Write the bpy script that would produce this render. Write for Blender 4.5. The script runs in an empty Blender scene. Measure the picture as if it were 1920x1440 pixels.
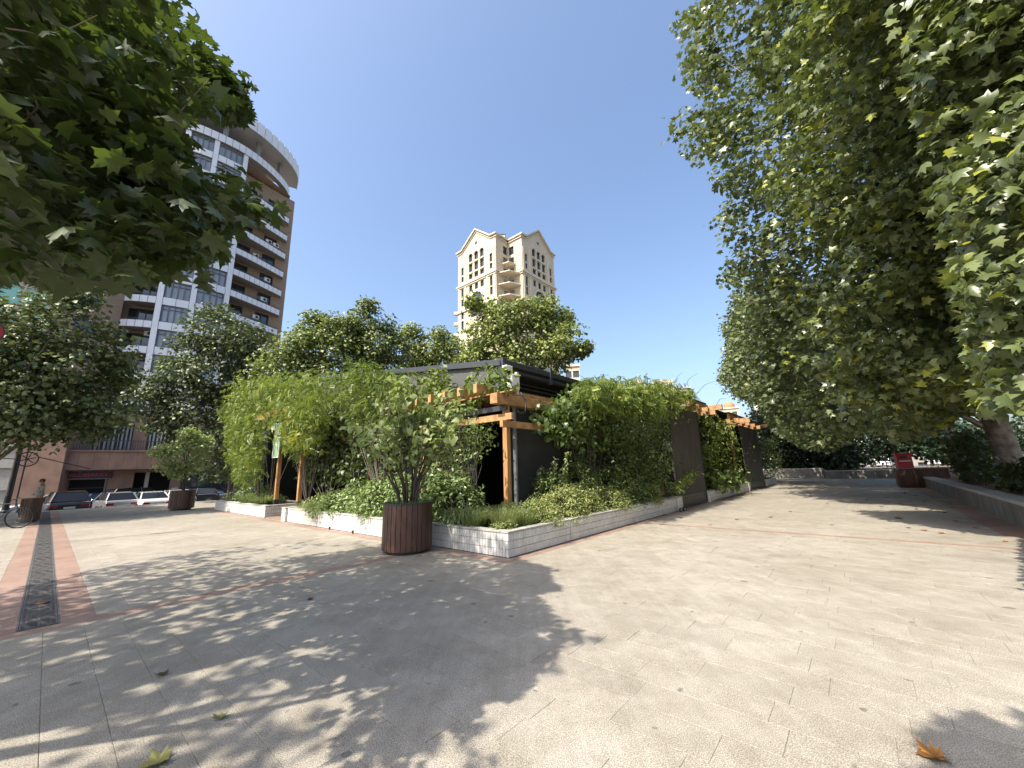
import bpy, bmesh, math, random
import numpy as np
from mathutils import Vector, Matrix
random.seed(7); RNG = np.random.default_rng(7)
rad = math.radians; PI = math.pi
scene = bpy.context.scene; C = scene.collection

# ------------------------------------------------------------------ camera
FPX = 735.0; PITCH = math.atan(160.5/735); ROLL = rad(1.55); EYE = 1.6
_f = np.array([0, math.cos(PITCH), math.sin(PITCH)]); _u0 = np.array([0, -math.sin(PITCH), math.cos(PITCH)]); _r0 = np.array([1.0, 0, 0])
_r = math.cos(ROLL)*_r0 - math.sin(ROLL)*_u0; _u = math.cos(ROLL)*_u0 + math.sin(ROLL)*_r0
EYEP = np.array([0, 0, EYE])
cam_d = bpy.data.cameras.new('camera'); cam = bpy.data.objects.new('camera', cam_d); C.objects.link(cam)
cam_d.sensor_width = 36; cam_d.sensor_fit = 'HORIZONTAL'; cam_d.lens = FPX/1920*36; cam_d.clip_start = 0.05; cam_d.clip_end = 3000
m = Matrix(((_r[0], _u[0], -_f[0], 0), (_r[1], _u[1], -_f[1], 0), (_r[2], _u[2], -_f[2], EYE), (0, 0, 0, 1)))
cam.matrix_world = m; scene.camera = cam

# ------------------------------------------------------------------ sky and sun
SUN_AZ = rad(49); SUN_EL = rad(52)      # azimuth the light travels towards, clockwise from +Y
TRAVEL = np.array([math.sin(SUN_AZ)*math.cos(SUN_EL), math.cos(SUN_AZ)*math.cos(SUN_EL), -math.sin(SUN_EL)])
world = bpy.data.worlds.new('World'); scene.world = world; world.use_nodes = True
wn = world.node_tree.nodes; wl = world.node_tree.links; wn.clear()
wo = wn.new('ShaderNodeOutputWorld'); bg = wn.new('ShaderNodeBackground'); sky = wn.new('ShaderNodeTexSky')
sky.sky_type = 'NISHITA'; sky.sun_disc = False; sky.sun_elevation = SUN_EL; sky.sun_rotation = SUN_AZ + PI
sky.altitude = 1000; sky.air_density = 1.25; sky.dust_density = 9.0; sky.ozone_density = 3.2
bg.inputs['Strength'].default_value = 0.15
wl.new(sky.outputs[0], bg.inputs[0]); wl.new(bg.outputs[0], wo.inputs[0])
sd = bpy.data.lights.new('sun', 'SUN'); so = bpy.data.objects.new('sun', sd); C.objects.link(so)
sd.energy = 4.45; sd.angle = rad(0.53); sd.color = (1.0, 0.925, 0.80)
so.rotation_euler = Vector(TRAVEL).to_track_quat('-Z', 'Y').to_euler(); so.location = (-20, -20, 40)
scene.view_settings.view_transform = 'Standard'; scene.view_settings.look = 'None'
scene.view_settings.gamma = 1; scene.view_settings.exposure = 1.03; scene.view_settings.use_curve_mapping = False
scene.render.engine = 'CYCLES'
cy = scene.cycles; cy.max_bounces = 6; cy.diffuse_bounces = 3; cy.glossy_bounces = 2; cy.transmission_bounces = 4; cy.transparent_max_bounces = 6
cy.use_denoising = True

# ------------------------------------------------------------------ pixel <-> place helpers (used once, while building)
def ray(x, y):
    d = _f*FPX + _r*(x-960) - _u*(y-720); return d/np.linalg.norm(d)
def on_ground(x, y, z=0.0):
    d = ray(x, y); return EYEP + d*(z-EYE)/d[2]
def at_dist(x, y, D):
    d = ray(x, y); return EYEP + d*D/math.hypot(d[0], d[1])
def rays(P):
    d = _f[None]*FPX + _r[None]*(P[:, :1]-960) - _u[None]*(P[:, 1:2]-720)
    return d/np.linalg.norm(d, axis=1, keepdims=True)
def proj(P):
    d = P-EYEP; w = d@_f; ok = w > 0.05; w = np.where(ok, w, 0.05)
    return np.stack([960+FPX*(d@_r)/w, 720-FPX*(d@_u)/w], 1), ok
def inpoly(P, poly):
    x, y = P[:, 0], P[:, 1]; inside = np.zeros(len(P), bool); n = len(poly)
    for i in range(n):
        x1, y1 = poly[i]; x2, y2 = poly[(i+1) % n]
        c = ((y1 > y) != (y2 > y)) & (x < (x2-x1)*(y-y1)/((y2-y1) if y2 != y1 else 1e-9)+x1)
        inside ^= c
    return inside
def inframe(px, ok, mrg=0):
    return ok & (px[:, 0] > -mrg) & (px[:, 0] < 1920+mrg) & (px[:, 1] > -mrg) & (px[:, 1] < 1440+mrg)
def shadow_px(P):
    k = P[:, 2:3]/-TRAVEL[2]; S = P+TRAVEL[None]*k; return proj(S)
AZG = rad(40.7); GA = np.array([math.sin(AZG), math.cos(AZG)]); GB = np.array([-math.cos(AZG), math.sin(AZG)])
def G(a, b, z=0.0):
    p = GA*a+GB*b; return Vector((p[0], p[1], z))
ROTG = PI/2-AZG                      # z rotation that turns local x into the a axis
def to_ab(P):
    return P[:, :2]@GA, P[:, :2]@GB

# ------------------------------------------------------------------ materials
MATS = {}
def newmat(name):
    m = bpy.data.materials.new(name); m.use_nodes = True; return m, m.node_tree.nodes, m.node_tree.links, m.node_tree.nodes['Principled BSDF']
def mat(name, col, rough=0.6, metal=0.0, noise=0.0, scale=8.0, bump=0.0, spec=0.5, col2=None, rnd=0.0, detail=4, stretch=None, world_co=True):
    if name in MATS: return MATS[name]
    m, n, l, b = newmat(name); MATS[name] = m
    b.inputs['Roughness'].default_value = rough; b.inputs['Metallic'].default_value = metal; b.inputs['Specular IOR Level'].default_value = spec
    b.inputs['Base Color'].default_value = (*col, 1)
    if noise or col2 or bump or rnd:
        if world_co: g = n.new('ShaderNodeNewGeometry'); src = g.outputs['Position']
        else: g = n.new('ShaderNodeTexCoord'); src = g.outputs['Object']
        mp = n.new('ShaderNodeMapping'); l.new(src, mp.inputs[0])
        if stretch: mp.inputs['Scale'].default_value = stretch
        t = n.new('ShaderNodeTexNoise'); t.inputs['Scale'].default_value = scale; t.inputs['Detail'].default_value = detail; l.new(mp.outputs[0], t.inputs[0])
        r = n.new('ShaderNodeValToRGB'); r.color_ramp.elements[0].position = 0.3; r.color_ramp.elements[1].position = 0.7
        c2 = col2 or tuple(max(0, c*(1-noise)) for c in col)
        r.color_ramp.elements[0].color = (*c2, 1); r.color_ramp.elements[1].color = (*(min(1, c*(1+noise*0.5)) for c in col), 1)
        l.new(t.outputs[0], r.inputs[0]); out = r.outputs[0]
        if rnd:
            oi = n.new('ShaderNodeObjectInfo'); mr = n.new('ShaderNodeMapRange'); mr.inputs[3].default_value = 1-rnd; mr.inputs[4].default_value = 1+rnd
            l.new(oi.outputs['Random'], mr.inputs[0]); mx = n.new('ShaderNodeVectorMath'); mx.operation = 'SCALE'; l.new(out, mx.inputs[0]); l.new(mr.outputs[0], mx.inputs['Scale']); out = mx.outputs[0]
        l.new(out, b.inputs['Base Color'])
        if bump:
            bp = n.new('ShaderNodeBump'); bp.inputs['Strength'].default_value = bump; bp.inputs['Distance'].default_value = 0.02
            l.new(t.outputs[0], bp.inputs['Height']); l.new(bp.outputs[0], b.inputs['Normal'])
    return m
def leafmat(name, dark, light, trans=(0.25, 0.42, 0.03), tf=0.3, rough=0.42, spec=0.5, yellow=None):
    m, n, l, b = newmat(name); MATS[name] = m
    at = n.new('ShaderNodeAttribute'); at.attribute_name = 'var'
    oi = n.new('ShaderNodeObjectInfo')
    mt = n.new('ShaderNodeMath'); mt.operation = 'MULTIPLY_ADD'; mt.inputs[1].default_value = 0.35; l.new(oi.outputs['Random'], mt.inputs[0]); l.new(at.outputs['Fac'], mt.inputs[2])
    m2 = n.new('ShaderNodeMath'); m2.operation = 'ADD'; m2.inputs[1].default_value = -0.17; l.new(mt.outputs[0], m2.inputs[0])
    r = n.new('ShaderNodeValToRGB'); e = r.color_ramp.elements; e[0].color = (*dark, 1); e[1].color = (*light, 1); e[0].position = 0.0; e[1].position = 0.9
    if yellow: k = r.color_ramp.elements.new(0.97); k.color = (*yellow, 1)
    l.new(m2.outputs[0], r.inputs[0]); l.new(r.outputs[0], b.inputs['Base Color'])
    b.inputs['Roughness'].default_value = rough; b.inputs['Specular IOR Level'].default_value = spec
    tr = n.new('ShaderNodeBsdfTranslucent'); mc = n.new('ShaderNodeMix'); mc.data_type = 'RGBA'; mc.inputs[0].default_value = 0.5
    l.new(r.outputs[0], mc.inputs[6]); mc.inputs[7].default_value = (*trans, 1); l.new(mc.outputs[2], tr.inputs[0])
    mx = n.new('ShaderNodeMixShader'); mx.inputs[0].default_value = tf
    l.new(b.outputs[0], mx.inputs[1]); l.new(tr.outputs[0], mx.inputs[2]); l.new(mx.outputs[0], n['Material Output'].inputs[0])
    return m
def granite(name, base, dark, light, streak=True, joints=False):
    m, n, l, b = newmat(name); MATS[name] = m
    g = n.new('ShaderNodeNewGeometry')
    def noise(scale, detail=3, mp=None, rough=0.6):
        t = n.new('ShaderNodeTexNoise'); t.inputs['Scale'].default_value = scale; t.inputs['Detail'].default_value = detail; t.inputs['Roughness'].default_value = rough
        l.new(mp or g.outputs['Position'], t.inputs[0]); return t.outputs[0]
    def ramp(src, p0, p1, c0, c1):
        r = n.new('ShaderNodeValToRGB'); e = r.color_ramp.elements; e[0].position = p0; e[1].position = p1; e[0].color = (*c0, 1); e[1].color = (*c1, 1); l.new(src, r.inputs[0]); return r.outputs[0]
    def mul(a, b_, f=1.0):
        x = n.new('ShaderNodeMix'); x.data_type = 'RGBA'; x.blend_type = 'MULTIPLY'; x.inputs[0].default_value = f; l.new(a, x.inputs[6]); l.new(b_, x.inputs[7]); return x.outputs[2]
    sp = ramp(noise(150, 2), 0.42, 0.60, dark, light)
    sp2 = ramp(noise(420, 1), 0.40, 0.62, (0.72,)*3, (1.12, 1.12, 1.12))
    o = mul(sp, sp2)
    big = ramp(noise(0.55, 5), 0.30, 0.68, (0.80, 0.78, 0.75), (1.04, 1.04, 1.04)); o = mul(o, big)
    mid = ramp(noise(3.2, 6, rough=0.7), 0.30, 0.62, (0.74, 0.715, 0.675), (1.04, 1.04, 1.04)); o = mul(o, mid, 0.8)
    mp = n.new('ShaderNodeMapping'); mp.inputs['Rotation'].default_value = (0, 0, AZG); mp.inputs['Scale'].default_value = (9, 0.7, 1); l.new(g.outputs['Position'], mp.inputs[0])
    st = ramp(noise(1.0, 3, mp.outputs[0]), 0.35, 0.68, (0.90, 0.89, 0.875), (1.05, 1.05, 1.05)); o = mul(o, st, 0.8)
    stn = ramp(noise(1.3, 3, rough=0.5), 0.66, 0.74, (1, 1, 1), (0.74, 0.66, 0.60)); o = mul(o, stn, 0.6)
    gum = ramp(noise(6.5, 0), 0.80, 0.82, (1, 1, 1), (0.55, 0.55, 0.56)); o = mul(o, gum)
    oi = n.new('ShaderNodeObjectInfo'); mr = n.new('ShaderNodeMapRange'); mr.inputs[3].default_value = 0.945; mr.inputs[4].default_value = 1.04
    at = n.new('ShaderNodeAttribute'); at.attribute_name = 'var'; ad = n.new('ShaderNodeMath'); ad.operation = 'ADD'; l.new(oi.outputs['Random'], ad.inputs[0]); l.new(at.outputs['Fac'], ad.inputs[1])
    fr = n.new('ShaderNodeMath'); fr.operation = 'FRACT'; l.new(ad.outputs[0], fr.inputs[0])
    l.new(fr.outputs[0], mr.inputs[0]); vm = n.new('ShaderNodeVectorMath'); vm.operation = 'SCALE'; l.new(o, vm.inputs[0]); l.new(mr.outputs[0], vm.inputs['Scale']); o = vm.outputs[0]
    if joints:
        mpj = n.new('ShaderNodeMapping'); mpj.inputs['Rotation'].default_value = (0, 0, AZG+PI/2); l.new(g.outputs['Position'], mpj.inputs[0])
        bt = n.new('ShaderNodeTexBrick'); bt.inputs['Scale'].default_value = 1; bt.inputs['Brick Width'].default_value = 0.75; bt.inputs['Row Height'].default_value = 0.3; bt.inputs['Mortar Size'].default_value = 0.004
        bt.inputs['Color1'].default_value = (1, 1, 1, 1); bt.inputs['Color2'].default_value = (0.95, 0.95, 0.94, 1); bt.inputs['Mortar'].default_value = (0.6, 0.6, 0.6, 1); l.new(mpj.outputs[0], bt.inputs[0]); o = mul(o, bt.outputs[0])
    l.new(o, b.inputs['Base Color']); b.inputs['Roughness'].default_value = 0.62; b.inputs['Specular IOR Level'].default_value = 0.35
    bp = n.new('ShaderNodeBump'); bp.inputs['Strength'].default_value = 0.25; bp.inputs['Distance'].default_value = 0.004
    l.new(sp, bp.inputs['Height']); l.new(bp.outputs[0], b.inputs['Normal'])
    return m

# ------------------------------------------------------------------ mesh helpers
class MB:
    """collects shapes, then links them as ONE mesh object"""
    def __init__(s): s.v = []; s.f = []; s.mi = []; s.cur = 0
    def add(s, vs, fs):
        o = len(s.v); s.v += [tuple(v) for v in vs]; s.f += [tuple(i+o for i in f) for f in fs]; s.mi += [s.cur]*len(fs); return s
    def box(s, c, d, rz=0.0, M=None):
        x, y, z = d[0]/2, d[1]/2, d[2]/2; R = Matrix.Rotation(rz, 3, 'Z') if M is None else M
        vs = [Vector(c)+R@Vector((i*x, j*y, k*z)) for k in (-1, 1) for j in (-1, 1) for i in (-1, 1)]
        return s.add(vs, [(0, 2, 3, 1), (4, 5, 7, 6), (0, 1, 5, 4), (2, 6, 7, 3), (0, 4, 6, 2), (1, 3, 7, 5)])
    def bar(s, p, q, w, h=None, up=(0, 0, 1)):
        p, q = Vector(p), Vector(q); h = h or w; t = (q-p); L = t.length; t.normalize(); up = Vector(up)
        if abs(t.dot(up)) > 0.99: up = Vector((0, 1, 0)) if abs(t.y) < 0.9 else Vector((1, 0, 0))
        sx = t.cross(up).normalized(); uz = sx.cross(t).normalized(); M = Matrix((t, sx, uz)).transposed()
        return s.box((p+q)/2, (L, w, h), M=M)
    def tube(s, pts, rs, n=8, cap=True):
        pts = [Vector(p) for p in pts]; rs = rs if hasattr(rs, '__len__') else [rs]*len(pts); rings = []; prev = None
        for i, p in enumerate(pts):
            t = (pts[min(i+1, len(pts)-1)]-pts[max(i-1, 0)]); t = t.normalized() if t.length > 1e-9 else Vector((0, 0, 1))
            if prev is None:
                a = Vector((0, 0, 1)) if abs(t.z) < 0.9 else Vector((1, 0, 0)); a = t.cross(a).normalized()
            else:
                a = prev-t*prev.dot(t); a = a.normalized() if a.length > 1e-6 else t.orthogonal().normalized()
            prev = a; b = t.cross(a)
            rings.append([p+(a*math.cos(2*PI*k/n)+b*math.sin(2*PI*k/n))*rs[i] for k in range(n)])
        vs = [v for r in rings for v in r]; fs = []
        for i in range(len(pts)-1):
            for k in range(n): fs.append((i*n+k, i*n+(k+1) % n, (i+1)*n+(k+1) % n, (i+1)*n+k))
        if cap: fs.append(tuple(range(n-1, -1, -1))); fs.append(tuple((len(pts)-1)*n+k for k in range(n)))
        return s.add(vs, fs)
    def lathe(s, c, prof, n=24, rz=0):
        c = Vector(c); vs = []; fs = []
        for r, z in prof:
            for k in range(n): vs.append(c+Vector((r*math.cos(2*PI*k/n+rz), r*math.sin(2*PI*k/n+rz), z)))
        for i in range(len(prof)-1):
            for k in range(n): fs.append((i*n+k, i*n+(k+1) % n, (i+1)*n+(k+1) % n, (i+1)*n+k))
        if prof[0][0] > 1e-6: fs.append(tuple(range(n-1, -1, -1)))
        if prof[-1][0] > 1e-6: fs.append(tuple((len(prof)-1)*n+k for k in range(n)))
        return s.add(vs, fs)
    def prism(s, poly, z0, z1):
        n = len(poly); vs = [(p[0], p[1], z0) for p in poly]+[(p[0], p[1], z1) for p in poly]
        return s.add(vs, [tuple(range(n-1, -1, -1)), tuple(range(n, 2*n))]+[(i, (i+1) % n, n+(i+1) % n, n+i) for i in range(n)])
    def quad(s, a, b, c, d): return s.add([a, b, c, d], [(0, 1, 2, 3)])
    def mesh(s, name, mats, smooth=False, bevel=0, recalc=True):
        me = bpy.data.meshes.new(name); me.from_pydata(s.v, [], s.f)
        for mm in (mats if isinstance(mats, (list, tuple)) else [mats]): me.materials.append(mm)
        if any(s.mi): me.polygons.foreach_set('material_index', s.mi)
        if recalc or bevel:
            bm = bmesh.new(); bm.from_mesh(me)
            if recalc: bmesh.ops.recalc_face_normals(bm, faces=bm.faces)
            if bevel: bmesh.ops.bevel(bm, geom=[e for e in bm.edges if len(e.link_faces) == 2 and e.calc_face_angle(0) > 0.6], offset=bevel, segments=1, affect='EDGES')
            bm.to_mesh(me); bm.free()
        if smooth: me.polygons.foreach_set('use_smooth', [True]*len(me.polygons))
        me.update(); return me
    def build(s, name, mats, parent=None, smooth=False, bevel=0, recalc=True, **kw):
        return link(name, s.mesh(name, mats, smooth, bevel, recalc), parent, **kw)
def link(name, me, parent=None, loc=None, rz=0.0, **kw):
    o = bpy.data.objects.new(name, me); C.objects.link(o)
    if parent is not None: o.parent = parent
    if loc is not None: o.location = loc
    if rz: o.rotation_euler = (0, 0, rz)
    for k, v in kw.items(): o[k] = v
    return o
def thing(name, label, cat, loc=(0, 0, 0), rz=0, group=None):
    o = bpy.data.objects.new(name, None); C.objects.link(o); o.location = loc; o.rotation_euler = (0, 0, rz); o.empty_display_size = 0.2
    o['label'] = label; o['category'] = cat
    if group: o['group'] = group
    return o
def tag(o, label, cat, group=None):
    o['label'] = label; o['category'] = cat
    if group: o['group'] = group
    return o
def Gbox(mb, a0, a1, b0, b1, z0, z1):
    return mb.box(G((a0+a1)/2, (b0+b1)/2, (z0+z1)/2), (abs(a1-a0), abs(b1-b0), z1-z0), ROTG)
def text_mesh(name, s, size, material, extrude=0.004):
    cu = bpy.data.curves.new(name, 'FONT'); cu.body = s; cu.size = size; cu.extrude = extrude; cu.align_x = 'CENTER'; cu.align_y = 'CENTER'
    o = bpy.data.objects.new(name+'_tmp', cu); C.objects.link(o); dg = bpy.context.evaluated_depsgraph_get(); dg.update()
    me = bpy.data.meshes.new_from_object(o.evaluated_get(dg)); bpy.data.objects.remove(o); bpy.data.curves.remove(cu)
    me.name = name; me.materials.clear(); me.materials.append(material); return me

# ------------------------------------------------------------------ leaf templates: (verts Nx3 [x across, y along, z up], faces)
def tpl_plane(fine=False):
    if fine: half = [(0.10, -0.02), (0.34, -0.10), (0.30, 0.06), (0.56, 0.10), (0.36, 0.22), (0.28, 0.28), (0.42, 0.36), (0.62, 0.58), (0.42, 0.57), (0.33, 0.67), (0.22, 0.56), (0.20, 0.74), (0.07, 0.82)]
    else: half = [(0.30, -0.06), (0.55, 0.12), (0.31, 0.28), (0.58, 0.58), (0.23, 0.57)]
    pts = [(0, 0)]+half+[(0, 1.0)]+[(-x, y) for x, y in reversed(half)]
    vs = [(0, 0.28, 0.05)]+[(x, y, -0.22*(abs(x)**1.3)-0.18*max(0, y-0.4)**2+0.02) for x, y in pts]
    n = len(pts); return np.array(vs, float), [(0, 1+i, 1+(i+1) % n) for i in range(n)]
def tpl_far():
    vs = [(0, 0.2, 0.04), (0.0, 0, 0), (0.45, 0.05, -0.1), (0.32, 0.35, 0), (0.46, 0.65, -0.15), (0, 1, -0.1), (-0.46, 0.65, -0.15), (-0.32, 0.35, 0), (-0.45, 0.05, -0.1)]
    return np.array(vs, float), [(0, 1, 2, 3), (0, 3, 4, 5), (0, 5, 6, 7), (0, 7, 8, 1)]
def tpl_oval():
    vs = [(0, 0, 0), (0.22, 0.3, 0.06), (0.2, 0.65, 0.03), (0, 1, -0.12), (-0.2, 0.65, 0.03), (-0.22, 0.3, 0.06), (0, 0.5, -0.03)]
    return np.array(vs, float), [(0, 1, 2, 6), (6, 2, 3), (0, 6, 4, 5), (6, 3, 4)]
def tpl_broad():
    vs = [(0, 0, 0), (0.36, 0.22, 0.07), (0.40, 0.55, 0.03), (0.2, 0.85, -0.05), (0, 1.08, -0.16), (-0.2, 0.85, -0.05), (-0.40, 0.55, 0.03), (-0.36, 0.22, 0.07), (0, 0.3, 0.0), (0, 0.65, -0.03)]
    return np.array(vs, float), [(0, 1, 8), (1, 2, 9, 8), (2, 3, 4, 9), (0, 8, 7), (8, 9, 6, 7), (9, 4, 5, 6)]
def tpl_frond(n=6):
    vs = []; fs = []
    for i in range(n):
        y = 0.12+0.8*i/n; z = -0.5*(y**2)*0.6; L = 0.26*(1-0.35*abs(i/n-0.4))
        for sgn in (-1, 1):
            o = len(vs); vs += [(0, y, z), (sgn*L*0.5, y+0.10, z+0.01), (sgn*L, y+0.09, z-0.07), (sgn*L*0.55, y-0.04, z-0.02)]; fs.append((o, o+1, o+2, o+3))
    o = len(vs); y = 0.9; z = -0.5*0.81*0.6; vs += [(0, y, z), (0.05, y+0.1, z-0.05), (0, y+0.24, z-0.14), (-0.05, y+0.1, z-0.05)]; fs.append((o, o+1, o+2, o+3))
    return np.array(vs, float), fs
T_NEAR = tpl_plane(True); T_MID = tpl_plane(False); T_FAR = tpl_far(); T_OVAL = tpl_oval(); T_BROAD = tpl_broad(); T_FROND = tpl_frond()

def orient(n, up_w=0.7, out=None, out_w=0.4, jit=0.55, droop=0.5):
    """random leaf frames: N normals mostly up/outward, Y direction (leaf tip) biased down"""
    N = RNG.normal(0, jit, (n, 3)); N[:, 2] += up_w
    if out is not None: N += out*out_w
    N /= np.linalg.norm(N, axis=1, keepdims=True)
    T = RNG.normal(0, 1, (n, 3)); T[:, 2] -= droop
    if out is not None: T += out*0.8
    T -= N*(T*N).sum(1, keepdims=True); T /= np.linalg.norm(T, axis=1, keepdims=True)
    X = np.cross(T, N); return X, T, N
def leaves_mesh(name, P, X, T, N, S, tpl, material, var=None):
    tv, tf = tpl; n = len(P); k = len(tv); ZS = RNG.normal(1.3, 1.1, n) if n > 1 else np.ones(1)*1.6
    V = P[:, None, :]+S[:, None, None]*(tv[None, :, 0:1]*X[:, None, :]+tv[None, :, 1:2]*T[:, None, :]+tv[None, :, 2:3]*N[:, None, :]*ZS[:, None, None])
    V = V.reshape(-1, 3); loops = np.concatenate([np.array(f) for f in tf]); nl = len(loops); L = (np.arange(n)[:, None]*k+loops[None]).ravel()
    sizes = np.array([len(f) for f in tf]); starts = np.concatenate([[0], np.cumsum(sizes)[:-1]]); nf = len(tf)
    me = bpy.data.meshes.new(name); me.vertices.add(len(V)); me.vertices.foreach_set('co', V.astype(np.float32).ravel())
    me.loops.add(len(L)); me.loops.foreach_set('vertex_index', L.astype(np.int32)); me.polygons.add(n*nf)
    me.polygons.foreach_set('loop_start', (np.arange(n)[:, None]*nl+starts[None]).ravel().astype(np.int32))
    me.materials.append(material)
    if var is None: var = RNG.random(n)
    a = me.attributes.new('var', 'FLOAT', 'POINT'); a.data.foreach_set('value', np.repeat(var, k).astype(np.float32))
    me.update(calc_edges=True); return me
LEAFM = {}
def single_leaves(parent, P, X, T, N, S, tpl, material, idx, name='leaf'):
    key = (id(tpl), material.name)
    if key not in LEAFM:
        one = leaves_mesh(name, np.zeros((1, 3)), np.array([[1., 0, 0]]), np.array([[0, 1., 0]]), np.array([[0, 0, 1.]]), np.ones(1), tpl, material, np.array([0.45])); LEAFM[key] = one
    for i in idx:
        o = bpy.data.objects.new(name, LEAFM[key]); C.objects.link(o); o.parent = parent; s = S[i]
        X_, T_, N_ = X[i]*s, T[i]*s, N[i]*s*RNG.uniform(0.4, 2.2)
        o.matrix_local = Matrix(((X_[0], T_[0], N_[0], P[i][0]), (X_[1], T_[1], N_[1], P[i][1]), (X_[2], T_[2], N_[2], P[i][2]), (0, 0, 0, 1)))
def cluster_leaves(cl, per, cr, flat=0.6):
    n = len(cl); idx = np.repeat(np.arange(n), per); off = RNG.normal(0, 1, (n*per, 3)); off /= np.maximum(1, np.linalg.norm(off, axis=1, keepdims=True)/1.6)
    rr = (cr if np.ndim(cr) else np.full(n, cr))[idx][:, None]; off = off*rr*0.62; off[:, 2] *= flat
    return cl[idx]+off, off, idx
def foliage(name, parent, cl, per, cr, size, tpl, material, centre=None, flat=0.6, singles=0, ok=None, up_w=0.7, droop=0.5, jit=0.55, origin=None, varb=0.25):
    P, off, idx = cluster_leaves(cl, per, cr, flat)
    if ok is not None: k = ok(P); P = P[k]; off = off[k]; idx = idx[k]
    out = off/(np.linalg.norm(off, axis=1, keepdims=True)+1e-6)
    if centre is not None:
        o2 = P-np.array(centre)[None]; o2 /= (np.linalg.norm(o2, axis=1, keepdims=True)+1e-6); out = out*0.5+o2*0.7
    X, T, N = orient(len(P), up_w, out, 0.45, jit, droop); S = size*RNG.uniform(0.65, 1.2, len(P))
    cv = RNG.random(len(cl))[idx]; var = np.clip(RNG.random(len(P))*(1-varb)+cv*varb, 0, 1)
    org = np.array(origin if origin is not None else (0, 0, 0)); P = P-org[None]
    keep = np.ones(len(P), bool)
    if singles:
        W = P+org[None]; px, ok_ = proj(W); d = np.linalg.norm(W-EYEP, axis=1); score = np.where(inframe(px, ok_), S/d, 0); pick = np.argsort(-score)[:singles]; pick = pick[score[pick] > 0]
        keep[pick] = False; single_leaves(parent, P, X, T, N, S, tpl, material, pick)
    me = leaves_mesh(name, P[keep], X[keep], T[keep], N[keep], S[keep], tpl, material, var[keep])
    o = link(name, me, parent, kind='stuff'); return o
def branches(parent, base, top, r0, cl, limbs, bark, name='trunk', n=10, twig_r=0.012, origin=(0, 0, 0), bend=0.15, maxtw=400):
    """a tapered trunk, limbs to chosen cluster centres and twigs to the others"""
    org = Vector(origin); base = Vector(base); top = Vector(top); cl = [Vector(c) for c in cl]
    mt = MB(); L = (top-base).length; pts = []; rs = []
    side = Vector((random.uniform(-1, 1), random.uniform(-1, 1), 0))*bend
    for i in range(7):
        t = i/6; pts.append(base.lerp(top, t)+side*math.sin(PI*t)*L*0.15-org); rs.append(r0*(1.35 if i == 0 else 1.0)*(1-0.45*t))
    mt.tube(pts, rs, n)
    trunk = mt.build(name, bark, parent, smooth=True)
    ml = MB(); nodes = [(p+org, r) for p, r in zip(pts[3:], rs[3:])]
    order = list(range(len(cl))); random.shuffle(order)
    lim = order[:limbs]
    for j in lim:
        c = cl[j]; s_, r_ = random.choice(nodes[:4]) if len(nodes) >= 4 else nodes[0]; s_ = pts[random.choice([3, 4, 5, 6])]+org
        r1 = rs[5]*random.uniform(0.45, 0.7); d = c-s_; P = []; R = []
        up = Vector((0, 0, 1))*d.length*random.uniform(0.05, 0.18)
        for i in range(7):
            t = i/6; P.append(s_.lerp(c, t)+up*math.sin(PI*t)+Vector((random.uniform(-1, 1), random.uniform(-1, 1), random.uniform(-1, 1)))*d.length*0.025*(0 < i < 6)-org); R.append(max(twig_r, r1*(1-t)**0.8))
        ml.tube(P, R, 6); nodes += [(P[i]+org, R[i]) for i in range(1, 7)]
    rest = order[limbs:limbs+maxtw]; NP = np.zeros((len(nodes)+2*len(rest), 3)); NP[:len(nodes)] = [tuple(p) for p, r in nodes]; NR = [r for p, r in nodes]; nn = len(nodes)
    rest.sort(key=lambda j: np.linalg.norm(NP[:nn]-np.array(tuple(cl[j])), axis=1).min())
    for j in rest:
        c = cl[j]; d = np.linalg.norm(NP[:nn]-np.array(tuple(c)), axis=1); k = int(np.argmin(d)); s_ = Vector(NP[k])
        r0_ = max(twig_r*0.6, NR[k]*0.6); r0_ = min(r0_, twig_r*(1+d[k])); mid = s_.lerp(c, 0.5)+Vector((random.uniform(-1, 1), random.uniform(-1, 1), 1))*d[k]*0.07
        ml.tube([s_-org, mid-org, c-org], [r0_, r0_*0.8, r0_*0.5], 4, cap=False); NP[nn] = mid; NP[nn+1] = c; NR += [r0_*0.8, r0_*0.5]; nn += 2
    if ml.v: ml.build('branch', bark, parent, smooth=True, kind='stuff')
    return trunk
# ------------------------------------------------------------------ material palette
GRAN = granite('granite', (0.4, 0.38, 0.34), (0.205, 0.19, 0.165), (0.52, 0.48, 0.405))
GRANF = granite('granite_jointed', (0.4, 0.38, 0.34), (0.205, 0.19, 0.165), (0.52, 0.48, 0.405), joints=True)
REDG = granite('red_granite', (0.35, 0.22, 0.18), (0.235, 0.150, 0.122), (0.42, 0.305, 0.25))
JOINT = mat('joint', (0.27, 0.255, 0.23), 0.9)
ASPH = mat('asphalt', (0.055, 0.055, 0.057), 0.85, noise=0.3, scale=30)
TILE = mat('white_tile', (0.58, 0.57, 0.535), 0.35, noise=0.14, scale=5, rnd=0.06)
TILEJ = mat('tile_grout', (0.12, 0.115, 0.105), 0.9)
COPE = mat('coping_stone', (0.40, 0.385, 0.355), 0.6, noise=0.25, scale=12, rnd=0.08)
WOOD = mat('larch', (0.43, 0.225, 0.085), 0.55, noise=0.45, scale=3.0, stretch=(7, 7, 0.7), bump=0.15, detail=6, rnd=0.1)
WOODH = mat('larch_beam', (0.41, 0.225, 0.095), 0.55, noise=0.4, scale=6.0, bump=0.15, detail=6, rnd=0.1)
SLAT = mat('brown_slat', (0.085, 0.038, 0.025), 0.45, noise=0.55, scale=3, stretch=(14, 14, 1.0), bump=0.25, detail=6, rnd=0.35)
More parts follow.
